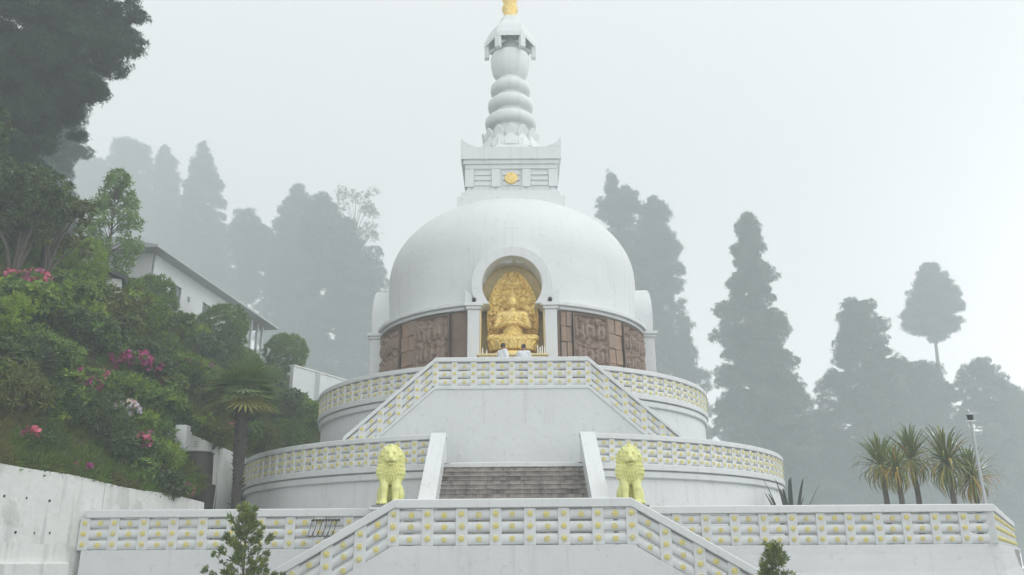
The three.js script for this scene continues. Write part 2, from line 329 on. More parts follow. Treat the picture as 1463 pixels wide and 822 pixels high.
roundBalustrade('curved white balustrade round the upper terrace, on the lamp post side of the shrine', R_UP, Y_UP_RAIL, 20 * D2R, 112 * D2R);
// ---- the upper landing with its two flights
{
  const z = -28.72, xl = -2.68, xr = 2.62, sl = 0.885, run = 3.08;
  const t = thing('upper_staircase', 'white landing with stair balustrades sloping down either side below the golden shrine', 'staircase');
  const D = { ...DIM_T, pw: 0.22, h: 1.0, rail: 0.16 };
  const path = [{ x: xl - run, y: Y_UP_RAIL - run * sl, z }, { x: xl, y: Y_UP_RAIL, z }, { x: xr, y: Y_UP_RAIL, z }, { x: xr + run, y: Y_UP_RAIL - run * sl, z }];
  balustrade(t, stations([{ ...path[0], n: 5 }, { ...path[1], n: 8 }, { ...path[2], n: 5 }, path[3]]), D);
  for (const [a, b] of [[0, 1], [1, 2], [2, 3]]) mesh('handrail', sweep(railProfile(0.22, 0.16), [path[a], path[b]]), M.trim, t);
  mesh('base_beam', sweep(rect(-0.13, 0.15, -D.h - 0.13, -D.h, 0.02), path), M.trim, t);
  const w = new THREE.Shape(), d = D.h + 0.13; w.moveTo(path[0].x, Y_LO - 0.05); path.forEach(p => w.lineTo(p.x, Math.max(Y_LO - 0.02, p.y - d))); w.lineTo(path[3].x, Y_LO - 0.05); w.closePath();
  const g = new THREE.ExtrudeGeometry(w, { depth: 0.22, bevelEnabled: false }); g.translate(0, 0, z - 0.11); mesh('wall', metricUV(g), M.white, t);
  mesh('landing_slab', box(xl, xr, Y_UP - 0.25, Y_UP - 0.045, -31, z - 0.12), M.court, t);
  const n = 16, rise = (Y_UP - Y_LO) / n, tread = 3.2 / n;
  for (const s of [-1, 1]) for (let k = 0; k < n - 1; k++) {
    const x0 = (s < 0 ? xl : xr) + s * k * tread, x1 = x0 + s * tread, zb = -38 + Math.sqrt(R_UP * R_UP - Math.max(x0 * x0, x1 * x1)) - 0.1;
    mesh('step', box(Math.min(x0, x1) + 0.001, Math.max(x0, x1) - 0.001, Y_LO - 0.04, Y_UP - (k + 1) * rise, Math.max(zb, z - 2.2), z - 0.115), M.steps[k % 3], t);
  }
}

// ---------------------------------------------------------------- the stupa
const YE = v => EYE + v;
const stupa = thing('stupa', 'great white domed stupa with carved brown friezes and tall ringed spire', 'stupa', [AX, 0, AZ]);
{
  const RD = 5.78, yCor = 9.75, yEq = 12.2, B = 3.95;
  const NF = 1.22, NA = Math.asin(1.62 / 5.9); // the niche leaves a gap in drum and dome
  // dome: short cylinder, then a slightly flattened cap
  const pr = [[RD, YE(yCor - 0.1)], [RD, YE(10.6)], [RD, YE(11.5)]];
  for (let k = 0; k <= 44; k++) { const a = k / 44 * Math.PI / 2; pr.push([RD * Math.pow(Math.cos(a), 0.985), YE(yEq) + B * Math.pow(Math.sin(a), 0.97)]); }
  const dome = rev(pr, 168, 0, Math.PI * 2, 1.2);
  // cut the opening of the front niche out of the dome skin
  const cut = (g, test) => { const p = g.attributes.position, keep = [], u = g.attributes.uv, n = g.attributes.normal, P = [], U = [], N = []; for (let i = 0; i < p.count; i += 3) { const cx = (p.getX(i) + p.getX(i + 1) + p.getX(i + 2)) / 3, cy = (p.getY(i) + p.getY(i + 1) + p.getY(i + 2)) / 3, cz = (p.getZ(i) + p.getZ(i + 1) + p.getZ(i + 2)) / 3; if (test(cx, cy, cz)) continue; for (let k = i; k < i + 3; k++) { P.push(p.getX(k), p.getY(k), p.getZ(k)); U.push(u.getX(k), u.getY(k)); N.push(n.getX(k), n.getY(k), n.getZ(k)); } } const o = new THREE.BufferGeometry(); o.setAttribute('position', new THREE.Float32BufferAttribute(P, 3)); o.setAttribute('uv', new THREE.Float32BufferAttribute(U, 2)); o.setAttribute('normal', new THREE.Float32BufferAttribute(N, 3)); return o; };
  const yArc = YE(10.42), inNiche = (x, y, z) => z > 3 && (y < yArc ? Math.abs(x) < 1.32 : Math.hypot(x, y - yArc) < 1.32);
  mesh('dome', cut(dome, inNiche), M.white, stupa);
  // the drum behind the friezes
  mesh('drum', cut(rev([[5.86, YE(yCor - 0.2)], [5.86, Y_UP - 0.04]].reverse(), 180), inNiche), M.reliefPlain, stupa);
  // cornice ring and foot ring, open at the niche
  const ringArc = (prof, n) => [[NA, Math.PI * 2 - NA]].map(([a, b]) => sweep(prof, arc(0, 0, 5.9, a, b, n)));
  mesh('cornice', mergeGeometries([...ringArc(rect(-0.2, 0.36, YE(yCor - 0.10), YE(yCor + 0.07), 0.02), 140), ...ringArc(rect(-0.2, 0.22, YE(yCor - 0.24), YE(yCor - 0.102), 0.02), 140), ...ringArc([[-0.2, YE(yCor + 0.07)], [0.30, YE(yCor + 0.07)], [-0.12, YE(yCor + 0.2)]], 140)]), M.trim, stupa);
  mesh('plinth', sweep(rect(-0.1, 0.16, Y_UP - 0.04, Y_UP + 0.5, 0.02), arc(0, 0, 5.9, NA, Math.PI * 2 - NA, 140)), M.reliefPlain, stupa);

  // carved frieze panels and the block pilasters between them
  const yb = Y_UP + 0.5, yt = YE(yCor - 0.27);
  const relief = (a0, a1, seed, depth = 0.22) => { // a curved slab whose face is carved in figures and foliage
    const n = Math.max(24, Math.round((a1 - a0) * 5.9 / 0.035)), m = 84, pos = [], uv = [], idx = [], h = yt - yb - 0.12;
    for (let j = 0; j <= m; j++) for (let i = 0; i <= n; i++) {
      const u = i / n, v = j / m, s = u * (a1 - a0) * 5.9, y = v * h, edge = Math.min(s, (a1 - a0) * 5.9 - s, y, h - y);
      const wx = s * 5.2 + 3 * fbm(s * 1.6 + seed, y * 1.6, 64, 3, seed), wy = y * 5.2 + 3 * fbm(s * 1.6 + 40, y * 1.6 + seed, 64, 3, seed + 3);
      const r1 = 1 - Math.abs(2 * vnoise(wx, wy, 64, seed + 5) - 1), blob = vnoise(s * 6.3 + 9, y * 5.1 + 4, 64, seed + 8), f = vnoise(wx * 3, wy * 3, 64, seed + 11);
      let d = 0.55 * r1 * r1 + 0.5 * smooth(0.45, 0.7, blob) + 0.16 * f - 0.15;
      // rows of standing figures: head and body bumps
      for (let row = 0; row < 3; row++) { const cell = s / 0.27 + row * 0.5 + seed * 0.37, ci = Math.floor(cell), fx = (cell - ci - 0.5) * 0.27 + (hash(ci, row, seed) - 0.5) * 0.08, y0 = h * (0.06 + 0.31 * row) + (hash(ci, row + 5, seed) - 0.5) * 0.2; const fy = y - y0; const body = 1 - Math.hypot(fx / 0.085, (fy - 0.28) / 0.30), head = 1 - Math.hypot(fx / 0.055, (fy - 0.64) / 0.075); d = Math.max(d, body > 0 ? 0.62 + 0.35 * Math.sqrt(body) + 0.18 * f : 0, head > 0 ? 0.72 + 0.4 * Math.sqrt(head) : 0); }
      const fr = edge < 0.06 ? 0.95 : edge < 0.1 ? 0.1 : d, R = 5.93 + depth * fr, a = lerp(a0, a1, u);
      pos.push(R * Math.sin(a), yb + 0.06 + y, R * Math.cos(a)); uv.push(s, y);
    }
    for (let j = 0; j < m; j++) for (let i = 0; i < n; i++) { const a = j * (n + 1) + i; idx.push(a, a + 1, a + n + 1, a + 1, a + n + 2, a + n + 1); }
    const g = new THREE.BufferGeometry(); g.setAttribute('position', new THREE.Float32BufferAttribute(pos, 3)); g.setAttribute('uv', new THREE.Float32BufferAttribute(uv, 2)); g.setIndex(idx); g.computeVertexNormals(); return g;
  };
  const ang = px => { // where the sight line of a pixel on the frieze meets the drum
    const q = at(px, 480, 1), k = q.x; let best = 0, bd = 9; for (let a = -88; a < 88; a += 0.05) { const x = 5.95 * Math.sin(a * D2R), z = 38 - 5.95 * Math.cos(a * D2R), e = Math.abs(x / z - k); if (e < bd && x / 5.95 * k >= -0.01) { bd = e; best = a; } } return best * D2R;
  };
  const pil = (a0, a1) => { const n = 5; for (let k = 0; k < n; k++) { const y0 = lerp(yb, yt, k / n) + 0.012, y1 = lerp(yb, yt, (k + 1) / n) - 0.012, hw = (a1 - a0) / 2; for (const q of [0, 1]) { const A = a0 + q * hw + 0.002, Bq = A + hw - 0.004; mesh('pilaster_block', sweep(rect(-0.02, 0.12 + 0.03 * ((k + q) % 2), y0, y1, 0.015), arc(0, 0, 5.9, A, Bq, 5)), rnd() < 0.6 ? M.reliefPale : M.relief, stupa); } } };
  const pan = (a0, a1, s) => mesh('relief_panel', relief(a0 + 0.004, a1 - 0.004, s), M.relief, stupa);
  const plain = (a0, a1, mat) => mesh('frieze_panel', sweep(rect(-0.02, 0.05, yb, yt, 0.01), arc(0, 0, 5.9, a0 + 0.003, a1 - 0.003, 12)), mat, stupa);
  const R = [793, 801, 816, 866, 886].map(ang), L = [668, 645, 596, 576].map(ang);
  plain(R[0], R[1], M.reliefPlain); pil(R[1], R[2]); pan(R[2], R[3], 11); pil(R[3], R[4]); pan(R[4], 78 * D2R, 23);
  plain(L[1], L[0], M.reliefPlain); pan(L[2], L[1], 37); pil(L[3], L[2]); pan(-78 * D2R, L[3], 41);

  // ---- niches: keyhole arch frame on two pillars; the front one is open, the side ones are seen edge-on
  const niche = (parent, ry, open) => {
    const g = new THREE.Group(); g.name = 'niche'; g.rotation.y = ry; parent.add(g);
    const RI = 1.22, RO = 1.60, zf = 6.30, c = YE(10.42), yCap = YE(9.62);
    const s = new THREE.Shape(), a0 = Math.asin((c - yCap) / RO), a1 = Math.asin((c - yCap) / RI);
    s.absarc(0, c, RO, -a0, Math.PI + a0, false); s.lineTo(-RI * Math.cos(a1), yCap); s.absarc(0, c, RI, Math.PI + a1, -a1, true); s.closePath();
    const e = new THREE.ExtrudeGeometry(s, { depth: 1.15, bevelEnabled: true, bevelSize: 0.025, bevelThickness: 0.025, bevelSegments: 2, curveSegments: 40 }); e.translate(0, 0, zf - 1.15);
    mesh('arch', metricUV(toCreasedNormals(e, 0.5)), M.trim, g);
    for (const q of [-1, 1]) {
      mesh('pillar', box(q * 1.52 - 0.235, q * 1.52 + 0.235, Y_UP - 0.04, yCap - 0.24, zf - 0.75, zf + 0.02, 0.02), M.trim, g);
      mesh('capital', mergeGeometries([box(q * 1.52 - 0.30, q * 1.52 + 0.30, yCap - 0.24, yCap - 0.12, zf - 0.78, zf + 0.09, 0.02), box(q * 1.52 - 0.38, q * 1.52 + 0.38, yCap - 0.12, yCap + 0.02, zf - 0.80, zf + 0.16, 0.02)]), M.trim, g);
      // upright stone at the shoulder of the arch, curled at its inner edge
      const sh = new THREE.Shape(); sh.moveTo(q * 1.36, yCap + 0.02); sh.lineTo(q * 1.86, yCap + 0.02); sh.lineTo(q * 1.86, yCap + 0.62); sh.quadraticCurveTo(q * 1.62, yCap + 0.45, q * 1.56, yCap + 0.2); sh.closePath();
      const es = new THREE.ExtrudeGeometry(sh, { depth: 0.5, bevelEnabled: false }); es.translate(0, 0, zf - 0.56); mesh('shoulder_stone', metricUV(es), M.trim, g);
      if (open) { const b = new THREE.SphereGeometry(0.085, 12, 8); b.scale(1, 1.2, 1); b.translate(q * 1.50, yCap + 0.14, zf + 0.06); mesh('lamp', b, M.dark, g); }
    }
    if (open) { // the chamber, cream inside
      const P = [], n = 28; for (let k = 0; k <= n; k++) { const a = lerp(-a1, Math.PI + a1, k / n); P.push([RI * 0.985 * Math.cos(a), c + RI * 0.985 * Math.sin(a)]); }
      const out = P, pos = [], idx = [], uv = [];
      out.forEach(([x, y], i) => { for (const z of [zf - 0.03, 4.93]) { pos.push(x, y, z); uv.push(i * 0.15, z); } if (i) { const k = i * 2; idx.push(k - 2, k, k - 1, k, k + 1, k - 1); } });
      const w = new THREE.BufferGeometry(); w.setAttribute('position', new THREE.Float32BufferAttribute(pos, 3)); w.setAttribute('uv', new THREE.Float32BufferAttribute(uv, 2)); w.setIndex(idx); w.computeVertexNormals(); mesh('chamber_wall', w, M.cream, g);
      mesh('chamber_back', box(-1.4, 1.4, Y_UP, YE(11.75), 4.8, 4.93), M.cream, g);
      for (const q of [-1, 1]) mesh('door_jamb', box(q * 1.255 - 0.025, q * 1.255 + 0.025, Y_UP, yCap - 0.26, 4.93, zf - 0.03), M.cream, g);
    } else mesh('chamber_back', box(-1.3, 1.3, Y_UP, YE(11.4), 5.3, 5.5), M.cream, g);
  };
  niche(stupa, 0, true); niche(stupa, Math.PI / 2, false); niche(stupa, -Math.PI / 2, false);

  // ---- harmika: square box with window slots, medallion and upturned corners
  const sq = (a, y0, y1, r = 0.02) => box(-a, a, YE(y0), YE(y1), -a, a, r);
  mesh('harmika_base', mergeGeometries([sq(2.48, 14.3, 15.95), sq(2.30, 15.95, 16.25)]), M.white, stupa);
  mesh('harmika', sq(2.06, 16.25, 17.55), M.white, stupa);
  const T = mesh('harmika_cornice', mergeGeometries([sq(2.16, 17.50, 17.72), sq(2.25, 17.72, 17.92), sq(2.36, 17.92, 18.55)]), M.trim, stupa);
  for (const [sx, sz] of [[-1, -1], [-1, 1], [1, -1], [1, 1]]) { const c = new THREE.Shape(); c.moveTo(0, 0); c.lineTo(0.62, 0); c.lineTo(0.62, 0.52); c.quadraticCurveTo(0.42, 0.12, 0, 0.06); const e = new THREE.ExtrudeGeometry(c, { depth: 0.14, bevelEnabled: false }); e.translate(1.745, YE(18.55), 2.22); if (sx < 0) e.scale(-1, 1, 1); if (sz < 0) e.scale(1, 1, -1); mesh('corner_horn', metricUV(e), M.trim, T); }
  for (const ry of [0, Math.PI / 2, Math.PI, -Math.PI / 2]) {
    const f = new THREE.Group(); f.name = 'harmika_face'; f.rotation.y = ry; stupa.add(f);
    mesh('bottom_ledge', mergeGeometries([box(-2.12, 2.12, YE(16.27), YE(16.42), 2.06, 2.14), ...Array.from({ length: 15 }, (_, k) => box(-2.05 + k * 0.28, -1.93 + k * 0.28, YE(16.42), YE(16.56), 2.06, 2.12))]), M.trim, f);
    for (const x of [-1.95, -0.72, 0.72, 1.95]) mesh('pier', box(x - 0.2, x + 0.2, YE(16.58), YE(17.48), 2.06, 2.17), M.trim, f);
    for (const x of [-1.33, 0, 1.33]) { for (let k = 0; k < 3; k++) mesh('slat', box(x - 0.40, x + 0.40, YE(16.66 + k * 0.27), YE(16.82 + k * 0.27), 2.062, 2.13), M.trim, f); }
    const m = rev([[0, 0.08], [0.16, 0.07], [0.2, 0.05], [0.26, 0.06], [0.30, 0.03], [0.30, -0.02]], 24); m.rotateX(Math.PI / 2); m.translate(0, YE(17.0), 2.17); mesh('medallion', m, M.gold, f);
  }
  // ---- spire
  const lotus = (r, y0, h, n, out) => { const gs = []; for (let k = 0; k < n; k++) { const s = new THREE.Shape(), w = Math.PI * r / n * 1.02; s.moveTo(-w * 0.8, 0); s.quadraticCurveTo(-w * 1.15, h * 0.6, 0, h); s.quadraticCurveTo(w * 1.15, h * 0.6, w * 0.8, 0); const g = new THREE.ExtrudeGeometry(s, { depth: 0.08, bevelEnabled: true, bevelSize: 0.03, bevelThickness: 0.03, bevelSegments: 1, curveSegments: 6 }); g.rotateX(out); g.translate(0, 0, r); g.rotateY(k / n * 2 * Math.PI); g.translate(0, y0, 0); gs.push(g); } return mergeGeometries(gs); };
  mesh('spire_foot', rev([[1.95, YE(18.5)], [1.85, YE(18.95)], [1.62, YE(19.1)], [1.55, YE(19.5)], [1.2, YE(19.9)], [0, YE(19.95)]], 8, Math.PI / 8, Math.PI * 2 + Math.PI / 8, 0.2), M.white, stupa);
  mesh('lotus_petals', lotus(1.46, YE(19.15), 0.72, 14, -0.3), M.trim, stupa);
  mesh('lotus_petals', lotus(1.2, YE(19.75), 0.6, 14, 0.3), M.trim, stupa);
  const rings = [[1.30, 21.0], [1.16, 22.0], [1.03, 22.95]];
  mesh('mast', rev([[1.05, YE(19.9)], [0.86, YE(21)], [0.62, YE(23.4)], [0.6, YE(25.2)]], 40), M.white, stupa);
  for (const [r, y] of rings) mesh('spire_ring', rev([[0.6, YE(y - 0.3)], [r - 0.16, YE(y - 0.30)], [r - 0.03, YE(y - 0.2)], [r, YE(y - 0.02)], [r - 0.02, YE(y + 0.16)], [r - 0.12, YE(y + 0.28)], [r - 0.3, YE(y + 0.33)], [0.6, YE(y + 0.34)]], 56, 0, Math.PI * 2, 0.9), M.trim, stupa);
  mesh('spire_bowl', rev([[0.6, YE(23.55)], [0.72, YE(23.62)], [0.9, YE(23.9)], [0.99, YE(24.3)], [1.02, YE(24.75)], [0.95, YE(24.95)], [0.6, YE(25.0)]], 56, 0, Math.PI * 2, 0.9), M.trim, stupa);
  // six-sided parasol on brackets
  { const hex = pts => { const g = rev(pts, 6, Math.PI / 6, Math.PI * 2 + Math.PI / 6, 0.2); return g; };
    const par = mesh('parasol', hex([[0.55, YE(26.35)], [1.0, YE(26.1)], [1.30, YE(25.55)], [1.36, YE(25.5)], [1.36, YE(25.75)], [1.12, YE(26.35)], [0.62, YE(26.9)], [0.5, YE(27.25)], [0, YE(27.3)]]), M.trim, stupa);
    for (let k = 0; k < 6; k++) { const a = k * Math.PI / 3 + Math.PI / 6; const b = box(-0.14, 0.14, YE(24.85), YE(25.62), 1.1, 1.34, 0.02); b.rotateY(a); mesh('hanging_panel', b, M.trim, par); const c = new THREE.BoxGeometry(0.12, 0.12, 0.95); c.rotateX(0.62); c.translate(0, YE(25.42), 0.85); c.rotateY(a); mesh('bracket', metricUV(c), M.trim, par); }
    mesh('neck', rev([[0.62, YE(24.9)], [0.45, YE(25.3)], [0.42, YE(26.4)]], 32), M.trim, par); }
  mesh('finial', rev([[0.34, YE(27.2)], [0.33, YE(27.7)], [0.42, YE(27.8)], [0.42, YE(28.0)], [0.26, YE(28.1)], [0.34, YE(28.25)], [0.42, YE(28.5)], [0.36, YE(28.8)], [0.2, YE(29.0)], [0.33, YE(29.15)], [0.37, YE(29.4)], [0.26, YE(29.75)], [0.08, YE(30.0)], [0, YE(30.2)]], 32, 0, Math.PI * 2, 0.9), M.gold, stupa);
}

// ---------------------------------------------------------------- plants: tufts of real leaves set through the volume of every crown
function leafTuft({ n, len, wid, cone = 1.0, droop = 0, jit = 0.35, core = 0.15, fold = 0.25, curl = 0, seed = 1, oval = 0.5 }) { // leaves spring from the origin about +y
  reseed(seed); const pos = [], idx = [];
  for (let k = 0; k < n; k++) {
    const th = rnd() * 6.283, ph = Math.acos(1 - rnd() * (1 - Math.cos(cone))), L = len * rr(1 - jit, 1 + jit), W = wid * rr(0.75, 1.25);
    const d = V(Math.sin(ph) * Math.cos(th), Math.cos(ph), Math.sin(ph) * Math.sin(th)), o = V(rr(-1, 1), rr(-0.6, 1), rr(-1, 1)).multiplyScalar(core);
    const side = d.clone().cross(V(rr(-1, 1), rr(-1, 1), rr(-1, 1))).normalize(), nrm = side.clone().cross(d).normalize();
    const mid = o.clone().addScaledVector(d, L * oval).addScaledVector(nrm, -W * fold), tip = o.clone().addScaledVector(d, L).addScaledVector(nrm, -L * curl); tip.y -= droop * L; mid.y -= droop * L * 0.3;
    const a = mid.clone().addScaledVector(side, W / 2).addScaledVector(nrm, W * fold), b = mid.clone().addScaledVector(side, -W / 2).addScaledVector(nrm, W * fold), q = pos.length / 3;
    for (const p of [o, a, tip, b, mid]) pos.push(p.x, p.y, p.z);
    idx.push(q, q + 1, q + 4, q + 1, q + 2, q + 4, q + 2, q + 3, q + 4, q + 3, q, q + 4);
  }
  const g = new THREE.BufferGeometry(); g.setAttribute('position', new THREE.Float32BufferAttribute(pos, 3)); g.setIndex(idx); g.computeVertexNormals(); return g;
}
const UPV = V(0, 1, 0);
function scatter(parent, name, geo, mat, list) { // list of {p, d, s, c}
  const im = new THREE.InstancedMesh(geo, mat, list.length), q = new THREE.Quaternion(), r = new THREE.Quaternion(), m = new THREE.Matrix4(), sc = V(1, 1, 1), col = new THREE.Color();
  list.forEach((e, i) => { q.setFromUnitVectors(UPV, e.d.clone().normalize()); r.setFromAxisAngle(UPV, rnd() * 6.283); q.multiply(r); sc.setScalar(e.s); m.compose(e.p, q, sc); im.setMatrixAt(i, m); im.setColorAt(i, col.setRGB(...e.c)); });
  im.name = parent === scene ? numbered(name) : name; im.castShadow = im.receiveShadow = true; im.userData.kind = 'stuff'; parent.add(im); return im;
}
const vary = (c, a = 0.25, hue = 0.12) => { const k = rr(1 - a, 1 + a), h = rr(-hue, hue); return [c[0] * k * (1 + h), c[1] * k, c[2] * k * (1 - h)]; };
const leafMat = (rough = 0.65) => new THREE.MeshStandardMaterial({ color: 0xffffff, roughness: rough, side: THREE.DoubleSide });
const LM = new THREE.MeshPhysicalMaterial({ color: 0xffffff, roughness: 0.9, transmission: 0.4, thickness: 0, side: THREE.DoubleSide }), LMmatt = leafMat(0.85);
M.bark = std([1, 1, 1], 0.95, { map: tex(256, 1.2, (u, v) => { const s = fbm(u * 22, v * 3, 22, 4, 501), a = fbm(u * 6, v * 6, 6, 4, 503); const k = 0.10 * (0.4 + 0.9 * s + 0.3 * a); return [k * 1.15, k, k * 0.85]; }), bumpMap: tex(256, 1.2, (u, v) => fbm(u * 22, v * 3, 22, 4, 501), false), bumpScale: 0.04 });
function limb(pts, r0, r1, seg = 8) { // tapered tube through points
  const c = new THREE.CatmullRomCurve3(pts), n = Math.max(6, pts.length * 4), fr = c.computeFrenetFrames(n, false), pos = [], idx = [], uv = []; let L = c.getLength();
  for (let i = 0; i <= n; i++) { const p = c.getPointAt(i / n), r = lerp(r0, r1, i / n); for (let k = 0; k <= seg; k++) { const a = k / seg * 6.2832, v = p.clone().addScaledVector(fr.normals[i], Math.cos(a) * r).addScaledVector(fr.binormals[i], Math.sin(a) * r); pos.push(v.x, v.y, v.z); uv.push(k / seg * 6.28 * r0, i / n * L); } }
  for (let i = 0; i < n; i++) for (let k = 0; k < seg; k++) { const a = i * (seg + 1) + k; idx.push(a, a + 1, a + seg + 1, a + 1, a + seg + 2, a + seg + 1); }
  const g = new THREE.BufferGeometry(); g.setAttribute('position', new THREE.Float32BufferAttribute(pos, 3)); g.setAttribute('uv', new THREE.Float32BufferAttribute(uv, 2)); g.setIndex(idx); g.computeVertexNormals(); return g;
}
// tufts over lumpy ellipsoids; lobes of [x, y, z, rx, ry, rz]
function lobeTufts(lobes, perM2, size, colour, { inside = 0.35, top = null, fuzz = 0.04 } = {}) {
  const out = [];
  for (const [x, y, z, rx, ry, rz] of lobes) {
    const n = Math.round(perM2 * 4 * Math.PI * Math.pow((Math.pow(rx * ry, 1.6) + Math.pow(rx * rz, 1.6) + Math.pow(ry * rz, 1.6)) / 3, 1 / 1.6));
    for (let k = 0; k < n; k++) {
      const a = rnd() * 6.283, h = rr(-1, 1), c = Math.sqrt(1 - h * h), d = V(c * Math.cos(a), h, c * Math.sin(a));
      const lump = 0.80 + 0.42 * noise3(d.x * 2.3 + x * 3.1 + 50, d.y * 2.3 + y + 50, d.z * 2.3 + z * 1.7 + 50), q = (rnd() < inside ? rr(0.45, 0.9) : rr(0.9 - fuzz, 1 + fuzz)) * lump;
      const p = V(x + d.x * rx * q, y + d.y * ry * q, z + d.z * rz * q), dir = V(d.x / rx, d.y / ry + 0.35 / ry, d.z / rz).normalize();
      out.push({ p, d: V(dir.x + rr(-0.5, 0.5), dir.y + rr(-0.4, 0.5), dir.z + rr(-0.5, 0.5)), s: size * rr(0.75, 1.25), c: top && rnd() < top.share * 0.7 ? vary(top.c, 0.2) : vary(colour) });
    }
  }
  return out;
}

// ---------------------------------------------------------------- tall cedars: whorled branches ending in billowing clumps of short sprays
const knolls = []; // unseen mounds under far cedars; ground left open so light from below fills mist
const cedarTuft = [1, 2, 3].map(s => leafTuft({ n: 30, len: 0.62, wid: 0.17, cone: 2.2, droop: 0.2, core: 0.55, jit: 0.45, fold: 0.2, seed: 40 + s }));
const CEDAR = [0.058, 0.118, 0.092];
// outline: rows of [pixel row, middle, half width] traced from tip to foot; the depth gives the metres
function cedar(label, depth, foot, outline, { clump = 11, dens = 1, seed = 1, trunk = 5, group, tuft = 4.2, fill = 1, footPx, colour = CEDAR } = {}) {
  reseed(seed * 977 + 13);
  const rows = outline.map(([py, xc, hw]) => { const c = at(xc, py, depth), e = at(xc + hw, py, depth); return { y: c.y, x: c.x, r: e.x - c.x }; });
  const px = depth / 1150, bx = footPx === undefined ? rows[rows.length - 1].x : at(footPx, 690, depth).x, top = rows[0].y, H = top - foot;
  if (depth > 100) { const k = new THREE.ConeGeometry(6, 7, 14, 3); k.translate(bx, foot - 3.3, -depth); knolls.push(k); }
  const t = thing('cedar_tree', label, 'tree', [bx, foot, -depth], 0, group);
  const row = y => { for (let k = 1; k < rows.length; k++) if (y >= rows[k].y) { const a = rows[k], b = rows[k - 1], f = (y - a.y) / Math.max(1e-6, b.y - a.y); return { x: lerp(a.x, b.x, f) - bx, r: lerp(a.r, b.r, f) }; } const l = rows[rows.length - 1]; return { x: lerp(0, l.x - bx, clamp((y - foot) / (l.y - foot), 0, 1)), r: 0 }; };
  const ax = y => V(row(y).x + 0.6 * px * Math.sin(y * 0.21 + seed), y - foot, px * Math.cos(y * 0.17 + seed));
  const parts = [limb([0, 0.15, 0.3, 0.5, 0.7, 0.85, 0.985].map(f => ax(foot + H * f)), trunk * px, 0.5 * px, 9)], list = [], C = clump * px;
  const yLow = Math.max(foot + 0.3, rows[rows.length - 1].y);
  for (let y = yLow; y < top - C * 0.2; ) {
    const { r: R } = row(y), n = clamp(Math.round(fill * (1.6 + 2.5 * R / C)), 2, 22), c0 = ax(y);
    for (let k = 0; k < n; k++) {
      const a = (k + rr(0, 0.9)) / n * 6.283, cs = Math.min(R * 0.75, C * (rnd() < 0.25 ? rr(1.1, 1.5) : rr(0.5, 1.05))), far = Math.max(0, R - cs * rr(0.5, 1.0)), q = rnd() < 0.3 ? rr(0.25, 0.7) : rr(0.72, 1.12);
      const c = V(c0.x + Math.cos(a) * far * q, c0.y + rr(-0.7, 0.7) * C - far * 0.1, c0.z + Math.sin(a) * far * q);
      if (far > C * 0.6 && rnd() < 0.75) parts.push(limb([ax(y - far * 0.25), V(lerp(c0.x, c.x, 0.6), c.y - far * 0.12, lerp(c0.z, c.z, 0.6)), c], 1.1 * px, 0.25 * px, 5));
      const area = 4 * Math.PI * cs * cs, s = tuft * px; // tufts big enough to overlap
      list.push(...lobeTufts([[c.x, c.y, c.z, cs, cs * rr(0.42, 0.72), cs]], 0.85 * dens / (s * s), s, colour, { inside: 0.38, fuzz: 0.12 }));
    }
    y += C * rr(0.7, 1.1);
  }
  for (let k = 0; k < 16; k++) list.push({ p: ax(top - k * 0.35 * px), d: V(rr(-0.5, 0.5), 1, rr(-0.5, 0.5)), s: tuft * px * (0.6 + k * 0.03), c: vary(colour) });
  mesh('trunk', mergeGeometries(parts), M.bark, t);
  scatter(t, 'crown', cedarTuft[seed % 3], LMmatt, list);
  return t;
}
// the trees beyond the court, on the lamp post side
const gR = 'tall cedars beyond the terrace on the lamp post side', gL = 'tall cedars on the wooded slope above the bank';
cedar('broad clumpy cedar tapering to a blunt top, standing alone beside the lower terrace', 130, 0, [[306, 1067, 6], [320, 1068, 15], [345, 1067, 22], [375, 1066, 19], [392, 1074, 38], [408, 1075, 38], [425, 1070, 31], [446, 1073, 55], [466, 1072, 58], [490, 1078, 42], [520, 1082, 54], [560, 1085, 64], [600, 1092, 66], [650, 1105, 72], [700, 1112, 72], [770, 1112, 60]], { clump: 13, seed: 3, group: gR });
cedar('dense pointed cedar rising close beside the dome', 165, 0, [[280, 932, 5], [300, 934, 17], [330, 936, 28], [370, 938, 38], [395, 938, 40], [430, 936, 36], [470, 945, 42], [510, 950, 48], [550, 958, 52], [600, 962, 48], [680, 962, 50], [770, 960, 40]], { clump: 11, seed: 4, group: gR });
cedar('ragged cedar with bare gaps under a small tuft of a top, beside the dome', 170, 0, [[249, 874, 5], [256, 874, 10], [266, 874, 9], [271, 875, 3], [280, 880, 30], [288, 886, 33], [298, 878, 32], [310, 884, 18], [325, 884, 30], [345, 888, 30], [400, 898, 32], [520, 900, 32], [640, 900, 30]], { clump: 8, dens: 0.85, fill: 0.8, seed: 5, group: gR, trunk: 3 });
cedar('shorter round-topped cedar with loose upper branches, beside the egg-crowned tree', 135, 0, [[428, 1222, 10], [440, 1223, 25], [460, 1226, 31], [480, 1230, 34], [500, 1231, 36], [515, 1236, 46], [545, 1234, 60], [600, 1235, 68], [680, 1235, 72], [770, 1235, 60]], { clump: 10, dens: 0.85, fill: 0.85, seed: 6, group: gR });
cedar('bare-stemmed cedar with one egg-shaped crown high on its trunk', 165, 0, [[376, 1326, 4], [386, 1327, 14], [402, 1330, 26], [422, 1332, 35], [444, 1333, 40], [460, 1333, 39], [472, 1335, 26], [480, 1336, 8]], { clump: 8, dens: 1.1, fill: 1.2, seed: 7, group: gR, footPx: 1352, trunk: 6 });
